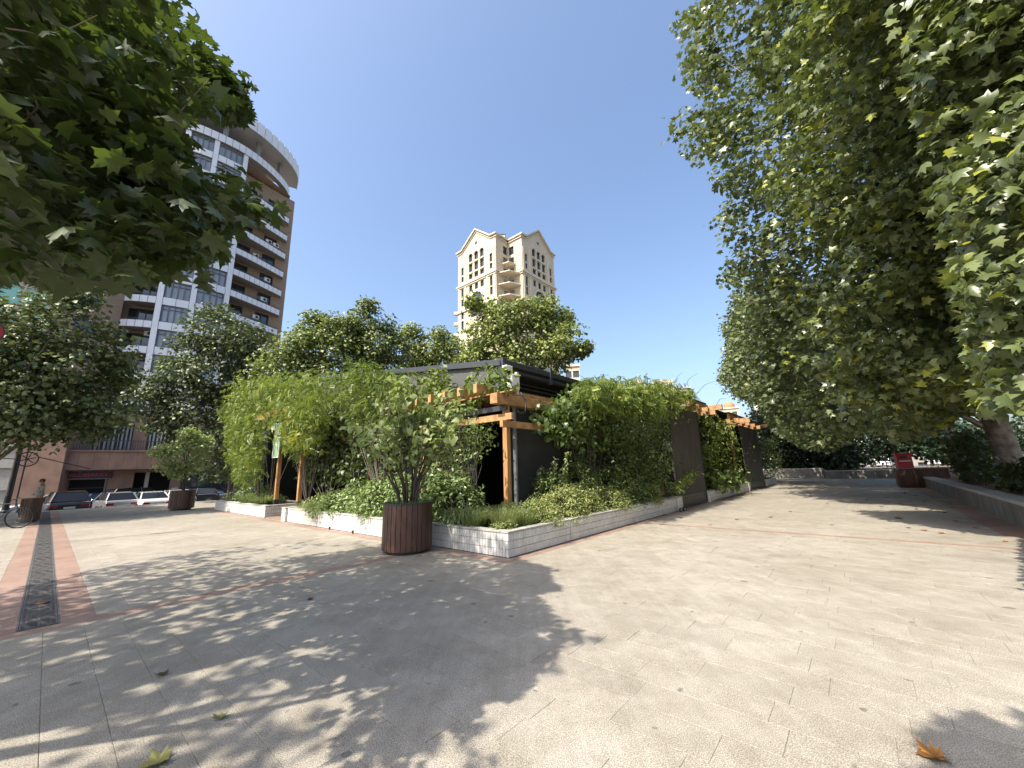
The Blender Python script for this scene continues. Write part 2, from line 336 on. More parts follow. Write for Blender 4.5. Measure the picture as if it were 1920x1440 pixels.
DARK = mat('dark_metal', (0.022, 0.023, 0.025), 0.45, spec=0.5)
ROOFM = mat('charcoal_aluminium', (0.045, 0.048, 0.055), 0.4, noise=0.1)
SCREEN = mat('screen_fabric', (0.075, 0.066, 0.058), 0.8, noise=0.35, scale=2.0, stretch=(3, 3, 0.4))
SCREENB = mat('dark_screen', (0.028, 0.028, 0.028), 0.8, noise=0.3, scale=2)
GPANEL = mat('grey_panel', (0.085, 0.085, 0.087), 0.7, noise=0.1, scale=1)
INSIDE = mat('interior_shade', (0.012, 0.012, 0.013), 0.9)  # near-black colour stands in for the shade indoors
SOIL = mat('soil', (0.055, 0.040, 0.028), 0.95, noise=0.5, scale=9, bump=0.6)
SOILD = mat('dry_leaf_litter', (0.19, 0.13, 0.075), 0.95, noise=0.6, scale=14, bump=0.8, col2=(0.05, 0.035, 0.02))
BARK = mat('plane_bark', (0.23, 0.19, 0.135), 0.8, noise=0.3, scale=3.2, bump=0.3, col2=(0.115, 0.075, 0.048), detail=2)
BARKD = mat('grey_twig', (0.085, 0.07, 0.055), 0.85, noise=0.4, scale=12)
WHITEP = mat('white_plastic', (0.72, 0.71, 0.67), 0.4, noise=0.08, scale=6)
PIPE = mat('grey_pipe', (0.17, 0.175, 0.185), 0.5, metal=0.3, noise=0.2, scale=6)
IRON = mat('cast_iron', (0.13, 0.125, 0.12), 0.6, metal=0.4, noise=0.35, scale=15)
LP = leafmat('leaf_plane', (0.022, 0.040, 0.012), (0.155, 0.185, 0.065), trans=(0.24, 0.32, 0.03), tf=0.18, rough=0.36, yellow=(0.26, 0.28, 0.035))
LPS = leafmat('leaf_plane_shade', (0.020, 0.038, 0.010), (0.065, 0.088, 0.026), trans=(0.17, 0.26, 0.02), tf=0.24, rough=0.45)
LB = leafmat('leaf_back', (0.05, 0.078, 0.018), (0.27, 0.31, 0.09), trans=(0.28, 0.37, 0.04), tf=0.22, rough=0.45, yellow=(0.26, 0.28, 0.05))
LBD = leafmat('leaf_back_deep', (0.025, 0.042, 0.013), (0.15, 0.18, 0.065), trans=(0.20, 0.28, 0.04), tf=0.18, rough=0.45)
LW = leafmat('leaf_wisteria', (0.045, 0.085, 0.014), (0.21, 0.27, 0.048), trans=(0.32, 0.42, 0.03), tf=0.30, rough=0.5, yellow=(0.42, 0.38, 0.05))
LV = leafmat('leaf_vine', (0.028, 0.056, 0.014), (0.16, 0.215, 0.055), trans=(0.28, 0.38, 0.03), tf=0.22, rough=0.4, yellow=(0.40, 0.36, 0.06))
LC = leafmat('leaf_catalpa', (0.15, 0.20, 0.07), (0.38, 0.43, 0.18), trans=(0.36, 0.50, 0.08), tf=0.36, rough=0.45, yellow=(0.34, 0.38, 0.12))
LS = leafmat('leaf_shrub', (0.045, 0.085, 0.025), (0.23, 0.30, 0.10), trans=(0.25, 0.38, 0.06), tf=0.24, rough=0.38)
LSV = leafmat('leaf_variegated', (0.08, 0.12, 0.03), (0.34, 0.37, 0.13), trans=(0.34, 0.42, 0.08), tf=0.26, rough=0.45, yellow=(0.50, 0.46, 0.16))
LG = leafmat('leaf_grass', (0.06, 0.10, 0.025), (0.22, 0.26, 0.085), trans=(0.34, 0.42, 0.08), tf=0.3, rough=0.45, yellow=(0.38, 0.33, 0.14))
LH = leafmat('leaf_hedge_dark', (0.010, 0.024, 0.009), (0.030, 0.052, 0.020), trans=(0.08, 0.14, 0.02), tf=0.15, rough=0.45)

# ------------------------------------------------------------------ ground, street, paving
def sheet(name, rects, z, m, **kw):
    mb = MB()
    for a0, a1, b0, b1 in rects: mb.quad(G(a0, b0, z), G(a1, b0, z), G(a1, b1, z), G(a0, b1, z))
    return mb.build(name, m, kind='structure', recalc=False, **kw)
gm = MB(); gm.quad((-900, -400, -0.80), (900, -400, -0.80), (900, 1500, -0.80), (-900, 1500, -0.80)); gm.build('ground', mat('far_ground', (0.16, 0.15, 0.12), 0.9, noise=0.3, scale=0.1), kind='structure', recalc=False)
stt = MB(); stt.quad(G(-60, 35.0, -0.76), G(60, 35.0, -0.76), G(60, 52, -0.76), G(-60, 52, -0.76)); stt.build('street', ASPH, kind='structure', recalc=False)
# the plaza: a bed of mortar with a face at its edge over the street
pv = MB(); Gbox(pv, -40, 60, -60, 35.0, -0.77, -0.006); paving = pv.build('plaza_paving', JOINT, kind='structure')
FAR = [(15.9, 60, -2.0, 4.92), (0.62, 5.45, 16.0, 34.9), (-40, -0.28, 14.1, 34.9), (-40, -4.0, -60, 14.1), (5.45, 60, 25.2, 34.9), (-4.0, 60, -60, -5.1), (38.4, 60, 4.92, 25.2), (11.3, 60, -5.0, -2.0)]
sheet('paving_sheet', FAR, 0.0, GRANF, )
kr = MB(); Gbox(kr, -40, 60, 34.9, 35.15, -0.77, 0.02); kr.build('kerb', COPE, kind='structure')
def slab_bits(a0, a1, b0, b1, w=0.3, along='b', gap=0.003, L=(0.6, 0.9)):
    out = []
    if along == 'b':
        a = a0
        while a < a1-0.02:
            aw = min(w, a1-a); b = b0-random.uniform(0, 0.6)
            while b < b1:
                l = random.choice(L); s, e = max(b, b0), min(b+l, b1)
                if e-s > 0.05: out.append((a+gap/2, a+aw-gap/2, s+gap/4, e-gap/4))
                b += l
            a += w
    else:
        b = b0
        while b < b1-0.02:
            bw = min(w, b1-b); a = a0-random.uniform(0, 0.6)
            while a < a1:
                l = random.choice(L); s, e = max(a, a0), min(a+l, a1)
                if e-s > 0.05: out.append((s+gap/2, e-gap/2, b+gap/2, b+bw-gap/2))
                a += l
            b += w
    return out
grey = []; red = []
grey += slab_bits(-4.0, 5.45, -5.0, 7.05); grey += slab_bits(5.45, 11.3, -5.0, 4.92)
grey += slab_bits(11.5, 15.9, -2.0, 4.92); grey += slab_bits(0.62, 5.45, 7.29, 16.0); grey += slab_bits(-4.0, -0.28, 7.29, 14.1)
red += slab_bits(-4.0, 5.45, 7.05, 7.29, 0.24, 'a'); red += slab_bits(11.3, 11.5, -2.0, 4.92, 0.2, 'b')
red += slab_bits(0.325, 0.62, 7.29, 34.9, 0.295, 'b'); red += slab_bits(-0.28, 0.005, 7.29, 34.9, 0.285, 'b')
red += slab_bits(5.45, 5.74, 7.29, 25.0, 0.29, 'b', L=(0.9,)); red += slab_bits(5.45, 38.0, 4.92, 5.13, 0.21, 'a', L=(0.9,)); red += slab_bits(12.0, 34, -2.55, -2.0, 0.55, 'a', L=(0.6,))
red += slab_bits(5.45, 5.74, 5.13, 7.29, 0.29, 'b', L=(0.9,))
def slab_mesh(items, name, m):
    mb = MB(); va = []
    for a0, a1, b0, b1 in items:
        dz = random.uniform(-0.0012, 0.0012); ch = 0.0015
        q = [G(a0+ch, b0+ch, dz), G(a1-ch, b0+ch, dz), G(a1-ch, b1-ch, dz), G(a0+ch, b1-ch, dz)]; r = [G(a0, b0, dz-ch), G(a1, b0, dz-ch), G(a1, b1, dz-ch), G(a0, b1, dz-ch)]; t = [G(a0, b0, -0.006), G(a1, b0, -0.006), G(a1, b1, -0.006), G(a0, b1, -0.006)]
        fs = [(0, 1, 2, 3)]+[(4+i, 4+(i+1) % 4, (i+1) % 4, i) for i in range(4)]+[(8+i, 8+(i+1) % 4, 4+(i+1) % 4, 4+i) for i in range(4)]
        mb.add(q+r+t, fs); va += [random.random()]*12
    me = mb.mesh(name, m, recalc=False); a = me.attributes.new('var', 'FLOAT', 'POINT'); a.data.foreach_set('value', va); return me
def place_slabs(items, nm, m, count):
    P = np.array([tuple(G((i[0]+i[1])/2, (i[2]+i[3])/2)) for i in items]); px, ok = proj(P); vis = inframe(px, ok, 30)
    d = np.linalg.norm(P-EYEP, axis=1); d = np.where(vis, d, 1e6); order = np.argsort(d); near = set(order[:count].tolist())
    for k in near:
        a0, a1, b0, b1 = items[k]; o = link(nm, slab_mesh([items[k]], nm, m), paving)
    link(nm+'_field', slab_mesh([it for k, it in enumerate(items) if k not in near], nm+'_field', m), paving, kind='stuff')
place_slabs(grey, 'slab', GRAN, 240); place_slabs(red, 'red_slab', REDG, 55)

# drain channel with cast iron grates
drain = thing('drain_channel', 'long cast iron drain grate between two red stone bands in the plaza', 'drain', tuple(G(0.165, 7.3, 0)), ROTG)
trough = MB(); trough.box((0, 13.7, -0.008), (0.31, 27.4, 0.006)); trough.build('trough', mat('trough_dark', (0.006, 0.006, 0.006), 0.95), drain)
gmz = MB(); W_ = 0.60; LG_ = 0.49
gmz.box((-0.285, 0, -0.003), (0.03, LG_, 0.012)); gmz.box((0.285, 0, -0.003), (0.03, LG_, 0.012))
for y in (-LG_/2+0.012, LG_/2-0.012): gmz.box((0, y, -0.003), (0.54, 0.024, 0.0118))
for k in range(9):
    y = -0.19+k*0.0475; pts = []
    for i in range(15):
        x = -0.27+0.54*i/14; pts.append((x, y+0.020*math.sin(i*0.9+k*0.6), 0.0))
    for i in range(14): gmz.bar((pts[i][0], pts[i][1], -0.0025), (pts[i+1][0], pts[i+1][1], -0.0025), 0.023, 0.010)
for x in (-0.2, 0, 0.2): gmz.box((x, 0, -0.0045), (0.03, LG_-0.03, 0.009))
gme = gmz.mesh('grate', IRON, recalc=True)
for i in range(54):
    o = link('grate', gme, drain, loc=(0, 0.26+0.5*i, 0)); 
    o.scale = (-0.485 if i % 2 else 0.485, 1, 1)
for s in (-1, 1): e = MB(); e.box((s*0.155, 13.7, -0.002), (0.010, 27.4, 0.012)); e.build('edge_rail', PIPE, drain)

# ------------------------------------------------------------------ white tiled planters
def planter(name, label, a0, a1, b0, b1, h=0.47, tiles_a=True, tiles_b=True, n_single=150, soil=True, posts=()):
    """box planter in the plaza grid; the face at b0 (towards -b) and the face at a0 (towards -a) are tiled"""
    t = thing(name, label, 'planter', tuple(G(a0, b0, 0)), ROTG); Wd, Ln = a1-a0, b1-b0
    def B(x0, x1, y0, y1, z0, z1, mb): mb.box(((x0+x1)/2, (y0+y1)/2, (z0+z1)/2), (x1-x0, y1-y0, z1-z0))
    core = MB(); B(0.014, Wd-0.004, 0.014, 0.16, 0, h-0.035, core); B(0.014, 0.16, 0.161, Ln-0.014, 0, h-0.035, core); B(Wd-0.15, Wd-0.005, 0.161, Ln-0.014, 0, h-0.035, core); B(0.161, Wd-0.151, Ln-0.15, Ln-0.015, 0, h-0.035, core)
    core.build('wall', TILEJ, t)
    if soil: s = MB(); B(0.15, Wd-0.14, 0.15, Ln-0.14, 0.02, h-0.06, s); s.build('soil', SOIL, t)
    cope = []
    def runs(L, axis, off, lo=0.0):
        x = lo
        while x < L-0.05:
            l = min(0.6, L-x)
            cm = MB()
            if axis == 'x': cm.box((x+l/2, off, h-0.017), (l-0.004, 0.20, 0.034))
            else: cm.box((off, x+l/2, h-0.017), (0.20, l-0.004, 0.034))
            cm.build('coping_stone', COPE, t, bevel=0.003); x += l
    runs(Wd, 'x', 0.085, -0.015); runs(Ln-0.15, 'y', 0.085, 0.187)
    if posts != 'noback': runs(Ln-0.15, 'y', Wd-0.085, 0.187); runs(Wd, 'x', Ln-0.085, -0.015)
    # tiles: three courses of narrow upright tiles
    tw, th = 0.075, (h-0.045)/3; items = []
    def add(axis, L, off, sgn):
        n = int(L/tw)
        for i in range(n):
            for c_ in range(3): items.append((axis, (i+0.5)*L/n, 0.008+c_*th+th/2, off, L/n))
    if tiles_b: add('x', Wd, 0.007, 1)
    if tiles_a: add('y', Ln, 0.007, 1)
    add('y', Ln, Wd-0.007, 1)
    tm = {}
    def tmesh(axis, w):
        k = (axis, round(w, 4))
        if k not in tm:
            m_ = MB(); m_.box((0, 0, 0), (w-0.007, 0.016, th-0.008) if axis == 'x' else (0.016, w-0.007, th-0.008)); tm[k] = m_.mesh('tile', TILE, bevel=0.0015)
        return tm[k]
    pos = []
    for ax, u, z, off, w in items:
        l = (u, off, z) if ax == 'x' else (off, u, z); g = G(a0+l[0], b0+l[1], z); pos.append((tuple(l), tuple(g)))
    P = np.array([p[1] for p in pos]); px, ok = proj(P); d = np.where(inframe(px, ok, 10), np.linalg.norm(P-EYEP, axis=1), 1e6); order = np.argsort(d)
    near = set(order[:n_single].tolist()); rest = MB()
    for k, (ax, u, z, off, w) in enumerate(items):
        j = RNG.uniform(-0.0015, 0.0015)
        if k in near: link('tile', tmesh(ax, w), t, loc=(pos[k][0][0]+(j if ax == 'y' else 0), pos[k][0][1]+(j if ax == 'x' else 0), z))
        else: rest.box((pos[k][0][0]+(j if ax == 'y' else 0), pos[k][0][1]+(j if ax == 'x' else 0), z), (w-0.007, 0.016, th-0.008) if ax == 'x' else (0.016, w-0.007, th-0.008))
    if rest.v: rest.build('tile_field', TILE, t, kind='stuff', recalc=False)
    return t
planter('corner_planter', 'long white tiled planter wall whose corner points at the viewer, full of shrubs', 5.78, 7.9, 5.17, 15.7, n_single=290)
planter('side_planter', 'low white tiled planter running away along the right side of the pavilion', 7.93, 14.9, 5.17, 6.6, n_single=290)
planter('entrance_planter', 'white tiled planter left of the pavilion entrance with grasses', 5.78, 7.6, 18.0, 25.2, n_single=200)
planter('middle_planter', 'white tiled planter between the two dark fabric screens', 19.3, 26.9, 5.17, 6.6, n_single=200)
planter('far_planter', 'short white tiled planter past the farther dark screen', 33.2, 37.6, 5.17, 6.8, n_single=80)
def pier(a0, a1, b0, b1, h, label):
    t = thing('tiled_pier', label, 'pier', tuple(G((a0+a1)/2, (b0+b1)/2)), ROTG); w, l = a1-a0, b1-b0
    m_ = MB(); m_.box((0, 0, (h-0.04)/2), (w-0.03, l-0.03, h-0.04)); m_.build('core', TILEJ, t)
    for s, L, ax in ((-1, w, 'x'), (-1, l, 'y'), (1, l, 'y'), (1, w, 'x')):
        n = max(2, int(L/0.075)); th = (h-0.045)/3
        mm = MB(); mm.box((0, 0, 0), (L/n-0.004, 0.014, th-0.005) if ax == 'x' else (0.014, L/n-0.004, th-0.005)); me = mm.mesh('tile', TILE, bevel=0.0015)
        for i in range(n):
            for c_ in range(3):
                u = -L/2+(i+0.5)*L/n; z = 0.006+(c_+0.5)*th
                link('tile', me, t, loc=(u, s*(l/2-0.006), z) if ax == 'x' else (s*(w/2-0.006), u, z))
    c_ = MB(); c_.box((0, 0, h-0.017), (w+0.03, l+0.03, 0.035)); c_.build('coping_stone', COPE, t, bevel=0.003)
pier(5.70, 6.15, 15.72, 16.05, 0.49, 'small white tiled pier right of the pavilion entrance')
pier(14.93, 15.30, 5.10, 5.42, 0.50, 'white tiled pier with painted marks beside the nearer black kick panel')
pier(26.95, 27.35, 5.10, 5.42, 0.50, 'white tiled pier at the far end of the middle planter')
pier(32.85, 33.15, 5.10, 5.42, 0.50, 'white tiled pier after the farther dark screen')
pier(18.9, 19.25, 5.12, 5.44, 0.47, 'white tiled pier between the nearer black kick panel and the middle planter')
# small floodlights at the wall foot
def floodlight(a, b, label, rz=0):
    t = thing('floodlight', label, 'floodlight', tuple(G(a, b, 0)), ROTG+rz)
    m_ = MB(); m_.box((0, 0, 0.07), (0.15, 0.07, 0.10)); m_.build('housing', DARK, t, bevel=0.008)
    m_ = MB(); m_.box((0, -0.038, 0.07), (0.12, 0.004, 0.075)); m_.build('lens', mat('lamp_glass', (0.3, 0.3, 0.3), 0.1), t)
    m_ = MB(); m_.box((0, 0, 0.01), (0.10, 0.05, 0.02)); m_.box((-0.085, 0, 0.05), (0.008, 0.03, 0.09)); m_.box((0.085, 0, 0.05), (0.008, 0.03, 0.09)); m_.build('bracket', DARK, t)
floodlight(14.75, 5.02, 'black floodlight on the paving at the end of the side planter'); floodlight(15.05, 5.0, 'second black floodlight beside the painted tiled pier')
floodlight(27.05, 5.0, 'small black floodlight at the foot of the middle planter')
for k, (a, b) in enumerate(((5.72, 8.1+0.55), (5.72, 9.15), (5.72, 10.8), (5.72, 12.2))):
    t = thing('ground_spike_light', ['small dark wall light at the planter foot closest to the large round pot', 'small dark wall light, second from the round pot', 'small dark wall light, third from the round pot', 'small dark wall light at the planter foot farthest from the round pot'][k], 'light', tuple(G(a-0.03, b, 0)), group='lights at the planter foot')
    m_ = MB(); m_.lathe((0, 0, 0), [(0.02, 0), (0.022, 0.05), (0.03, 0.055), (0.03, 0.085), (0.0, 0.09)], 10); m_.build('lamp', DARK, t, smooth=True)

# ------------------------------------------------------------------ pavilion
pav = thing('garden_pavilion', 'dark roofed restaurant pavilion with wooden posts and charcoal fabric screens', 'pavilion', tuple(G(0, 0)), ROTG)
def PB(nm, m_, a0, a1, b0, b1, z0, z1, bevel=0.0, **kw):
    mb = MB(); mb.box(((a0+a1)/2, (b0+b1)/2, (z0+z1)/2), (a1-a0, b1-b0, z1-z0)); return mb.build(nm, m_, pav, bevel=bevel, **kw)
# corner unit
CA, CB = 7.35, 6.55
def post(a, b, z1, z0=0.05, s=0.14, nm='post'):
    p = PB(nm, WOOD, a-s/2, a+s/2, b-s/2, b+s/2, z0, z1, 0.006)
    sh = MB(); sh.box((a, b, z0+0.30), (s+0.012, s+0.012, 0.62)); sh.build('shoe', DARK, p)
    return p
post(CA, CB, 3.52)
PB('beam', WOODH, CA-0.62, CA-0.40, CB-0.12, CB+3.4, 2.95, 3.16) if False else None
# doubled lower rails clasp the post, upper beams cross above it
PB('rail', WOODH, CA-0.35, 14.2, CB-0.20, CB-0.10, 2.62, 2.78, 0.004); PB('rail', WOODH, CA-0.20, CA-0.10, CB-0.35, 15.0, 2.80, 2.96, 0.004)
PB('beam', WOODH, CA-0.45, 14.6, CB-0.12, CB+0.12, 3.20, 3.46, 0.006)
PB('beam', WOODH, CA-0.30, CA-0.10, CB-0.5, 15.0, 3.47, 3.50, 0.0)
for k in range(8): PB('rafter', WOODH, CA-0.62, CA+3.2, CB+0.42+k*0.62, CB+0.54+k*0.62, 3.51, 3.74, 0.005)
PB('beam_cap', ROOFM, CA-0.12, CA-0.04, CB-0.1, 15.0, 3.06, 3.19)
# posts along the plaza side, and pale posts deeper in
for b in (9.9, 13.0, 16.05): post(6.25 if b > 15 else CA, b, 4.2 if b > 15 else 3.4)
post(6.25, 18.35, 4.2)
for a, b in ((8.6, 12.2), (8.6, 9.4)): post(a, b, 3.2)
# entrance gate beams
PB('beam', WOODH, 6.10, 6.34, 15.2, 23.2, 4.22, 4.46, 0.006); PB('beam', WOODH, 6.16, 9.6, 15.93, 16.17, 3.96, 4.20, 0.006); PB('beam', WOODH, 6.16, 9.6, 18.23, 18.47, 3.96, 4.20, 0.006)
# inner walls and ceiling coloured near-black for the indoor shade, and the floor
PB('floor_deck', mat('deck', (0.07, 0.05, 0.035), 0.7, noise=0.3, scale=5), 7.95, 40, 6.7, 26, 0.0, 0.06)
PB('shade_wall', INSIDE, 12.5, 12.7, 6.9, 26, 0.06, 4.2); PB('ceiling', INSIDE, 7.8, 40, 6.95, 24, 3.52 if False else 4.22, 4.27)
PB('screen', SCREENB, 8.0, 8.04, 8.3, 15.6, 0.1, 3.3); PB('shade_wall', INSIDE, 7.9, 12.4, 25.3, 25.4, 0.05, 4.2); PB('shade_wall', INSIDE, 8.9, 12.4, 20.3, 20.4, 0.05, 4.2)  # near-black screen and walls added where the opening is only in shade
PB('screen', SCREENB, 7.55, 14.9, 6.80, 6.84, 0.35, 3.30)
# sloping roof: aluminium gutter beam rising away from the corner, grey gable panel below it
RA = 7.75
def rz_(b): return 4.42+(b-7.0)*0.135
def roofbar(a0, a1, zo, h, nm, m_):
    mb = MB(); b0, b1 = 7.0, 19.0
    vs = [(a, b, rz_(b)+zo+dz) for b in (b0, b1) for dz in (0, h) for a in (a0, a1)]
    mb.add(vs, [(0, 1, 3, 2), (4, 6, 7, 5), (0, 4, 5, 1), (2, 3, 7, 6), (0, 2, 6, 4), (1, 5, 7, 3)]); return mb.build(nm, m_, pav)
roofbar(RA-0.10, RA+0.06, -0.02, 0.10, 'roof_edge', ROOFM); roofbar(RA-0.06, RA+0.06, 0.085, 0.05, 'roof_edge', ROOFM); roofbar(RA-0.04, RA+8, 0.137, 0.03, 'roof', ROOFM)
mb = MB(); mb.add([(RA, 7.08, 3.75), (RA, 19, 3.75), (RA, 19, rz_(19)-0.02), (RA, 7.08, rz_(7.08)-0.02), (RA+0.04, 7.08, 3.75), (RA+0.04, 19, 3.75), (RA+0.04, 19, rz_(19)-0.02), (RA+0.04, 7.08, rz_(7.08)-0.02)], [(0, 1, 2, 3), (7, 6, 5, 4), (0, 4, 5, 1), (1, 5, 6, 2), (2, 6, 7, 3), (3, 7, 4, 0)]); mb.build('gable_panel', GPANEL, pav)
PB('corner_column', ROOFM, RA-0.06, RA+0.12, 6.92, 7.10, 3.5, 4.62, 0.005)
for k in range(5): PB('lintel_strip', ROOFM, RA-0.03, RA-0.012, 7.1+k*2.35, 7.16+k*2.35, 3.75, rz_(7.1+k*2.35)-0.03)
# side eave running along the right, a louvred dark opening below
PB('roof_edge', ROOFM, RA+0.13, 17.2, 6.93, 7.06, 4.42, 4.58, 0.006); PB('roof_edge', ROOFM, RA+0.13, 17.2, 6.96, 7.05, 4.23, 4.33, 0.004)
for k in range(4): PB('louvre', DARK, RA+0.2, 14.8, 7.02+0.05*k, 7.12+0.05*k, 3.62+0.14*k, 3.66+0.14*k)
PB('shade_wall', INSIDE, RA+0.2, 17, 7.30, 7.34, 3.3, 4.4)
for a in (9.9, 12.3, 14.7): PB('bracket', ROOFM, a, a+0.10, 6.90, 7.08, 4.18, 4.72)
# taller side bays with pull-down screens
def bay(a0, a1, zt, bs=5.24):
    PB('screen', SCREEN, a0, a1, bs, bs+0.03, 0.46, zt-0.04); PB('screen_rail', ROOFM, a0, a1, bs-0.02, bs+0.05, 0.405, 0.455)
    PB('kick_panel', DARK, a0+0.02, a1-0.02, bs+0.0, bs+0.04, 0.07, 0.39); PB('kick_rail', ROOFM, a0, a1, bs-0.03, bs+0.05, 0.005, 0.05)
    PB('screen_guide', DARK, a1+0.001, a1+0.05, bs-0.02, bs+0.06, 0.05, zt)
    PB('screen', SCREENB, a1+0.01, a1+0.05, bs+0.07, bs+3.0, 0.4, zt)
bay(15.32, 18.85, 3.95); bay(27.40, 32.8, 3.95)
PB('post', WOOD, 15.06, 15.20, 5.70, 5.84, 0.4, 1.0, 0.004); post(26.75, 5.62, 4.25)
for a0, a1 in ((16.6, 21.2), (25.6, 35.5)):
    PB('beam', WOODH, a0, a1, 5.30, 5.44, 4.24, 4.50, 0.006)
    PB('canopy_edge', ROOFM, a0-0.2, a1-0.3, 5.28, 5.46, 4.51, 4.56)
for a in (17.2, 18.5, 19.8, 21.1): PB('rafter', WOODH, a, a+0.12, 4.98, 8.2, 4.0 if a > 21 else 4.02, 4.23, 0.005)
PB('rafter', WOODH, 21.3, 21.48, 4.70, 8.2, 4.24, 4.50, 0.005)
for a in (26.2, 27.6, 29.2, 31.0, 33.0): PB('rafter', WOODH, a, a+0.12, 4.98, 8.2, 4.0, 4.23, 0.005)
PB('rafter', WOODH, 35.6, 35.8, 4.75, 8.2, 4.24, 4.50, 0.005)
PB('beam', WOODH, 26.66, 26.84, 4.5, 8.0, 3.98, 4.23, 0.005)
PB('shade_wall', INSIDE, 14.8, 19.0, 7.36, 7.4, 0.05, 4.4)  # added near-black sheet that darkens the gaps behind the vines
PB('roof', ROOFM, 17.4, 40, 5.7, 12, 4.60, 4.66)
PB('shade_wall', INSIDE, 19, 40, 6.7, 6.75, 0.05, 4.2)
# downpipe with collars, and its tie
dp = MB(); dp.tube([(7.75, 6.62, 0.2), (7.75, 6.62, 3.3)], 0.055, 12); dpo = dp.build('downpipe', PIPE, pav, smooth=False)
for z in (1.1, 2.1, 2.35): c_ = MB(); c_.lathe((7.75, 6.62, z), [(0.064, 0), (0.064, 0.05)], 12); c_.build('collar', PIPE, dpo)
cb = MB(); cb.tube([(7.62, 6.45, 3.1), (7.66, 6.35, 3.0), (7.9, 6.36, 3.05), (7.98, 6.4, 3.35), (7.9, 6.5, 3.6)], 0.02, 6); cb.build('cable', DARK, pav, smooth=True)
for k, (p, q) in enumerate((((7.3, 6.6, 3.0), (7.2, 9.4, 1.0)), ((18.9, 5.15, 1.9), (17.4, 5.1, 1.45)), ((30.6, 5.15, 3.3), (27, 5.2, 2.3)))):
    c_ = MB(); c_.tube([p, tuple((p[i]+q[i])/2-(0.08 if i == 2 else 0) for i in range(3)), q], 0.010, 4); c_.build('stay_cable', PIPE, pav)
# utility boxes
ub = thing('junction_box', 'small white weatherproof box at the dark roof corner', 'electrical box', tuple(G(RA-0.02, 6.80, 4.28)), ROTG)
m_ = MB(); m_.box((0, 0, 0), (0.26, 0.16, 0.15)); m_.build('cover', WHITEP, ub, bevel=0.012); m_ = MB(); m_.box((0, 0, -0.10), (0.20, 0.12, 0.05)); m_.build('gland', DARK, ub)
ub = thing('distribution_box', 'larger white wall box below the small one at the roof corner', 'electrical box', tuple(G(RA+0.18, 6.78, 3.93)), ROTG)
m_ = MB(); m_.box((0, 0, 0), (0.34, 0.18, 0.42)); m_.build('cover', WHITEP, ub, bevel=0.01); m_ = MB(); m_.box((0, -0.094, 0), (0.28, 0.008, 0.36)); m_.build('door', WHITEP, ub, bevel=0.003)
m_ = MB(); m_.box((0.22, 0.05, 0.0), (0.09, 0.06, 0.64)); m_.build('cable_duct', WHITEP, ub)
# hanging sign
sg = thing('hanging_sign', 'pale green glass sign with four white strokes hanging over the entrance', 'sign', tuple(G(6.05, 18.22, 3.05)), ROTG)
SW, SH = 0.66, 1.42
m_ = MB(); m_.box((0, 0, 0), (0.05, SW, SH)); m_.build('panel', mat('sign_green', (0.26, 0.36, 0.24), 0.12, noise=0.15, scale=2), sg, bevel=0.004)
wht = mat('sign_white', (0.78, 0.84, 0.76), 0.4)
m_ = MB()
for s, z in ((1, SH/2-0.012), (1, -SH/2+0.012)): m_.box((-0.030, 0, z), (0.008, SW, 0.022))
for y in (-SW/2+0.012, SW/2-0.012): m_.box((-0.031, y, 0), (0.008, 0.022, SH-0.05))
m_.build('border', wht, sg)
for k in range(4):
    m_ = MB(); y = 0.15-0.095*k; m_.bar((-0.030, y-0.012*((k % 2)*2-1), 0.16), (-0.030, y+0.012*((k % 2)*2-1), 0.42), 0.022, 0.006, up=(1, 0, 0)); m_.build('stroke', wht, sg)
for k, z in enumerate((-0.10, -0.16, -0.22)): m_ = MB(); m_.box((-0.030, -0.005, z), (0.006, 0.22-0.04*k, 0.018)); m_.build('text_line', wht, sg)
for y in (-0.2, 0.2): m_ = MB(); m_.tube([(0, y, SH/2), (0, y, SH/2+0.48)], 0.008, 6); m_.build('hanger', DARK, sg)
m_ = MB(); m_.box((0.03, 0, SH/2+0.28), (0.05, 0.32, 0.34)); m_.build('back_plate', mat('slate_plate', (0.10, 0.09, 0.11), 0.7), sg)
# chair and threshold mat inside the entrance
ch = thing('garden_chair', 'pale slatted garden chair just inside the shaded entrance', 'chair', tuple(G(8.6, 17.3, 0.06)), ROTG+2.4)
cm = mat('chair_white', (0.55, 0.53, 0.48), 0.6)
m_ = MB(); m_.box((0, 0, 0.44), (0.46, 0.44, 0.035)); m_.build('seat', cm, ch)
for k in range(5): m_ = MB(); m_.box((-0.18+0.09*k, -0.22, 0.68), (0.05, 0.02, 0.42)); m_.build('back_slat', cm, ch)
for x in (-0.2, 0.2):
    for y in (-0.2, 0.2): m_ = MB(); m_.box((x, y, 0.21), (0.035, 0.035, 0.42)); m_.build('leg', DARK, ch)
kb = thing('black_crate', 'low black panel box standing in the entrance gap', 'box', tuple(G(7.9, 18.05, 0)), ROTG); m_ = MB(); m_.box((0, 0, 0.2), (0.08, 0.9, 0.38)); m_.build('panel', DARK, kb, bevel=0.005); m_ = MB(); m_.box((-0.045, 0, 0.36), (0.01, 0.9, 0.02)); m_.build('rim', PIPE, kb)
stp = MB(); Gbox(stp, 5.82, 7.9, 16.1, 17.97, 0.004, 0.03); stp.build('entrance_paving', mat('entry_brown', (0.24, 0.17, 0.12), 0.7, noise=0.4, scale=6), kind='structure')
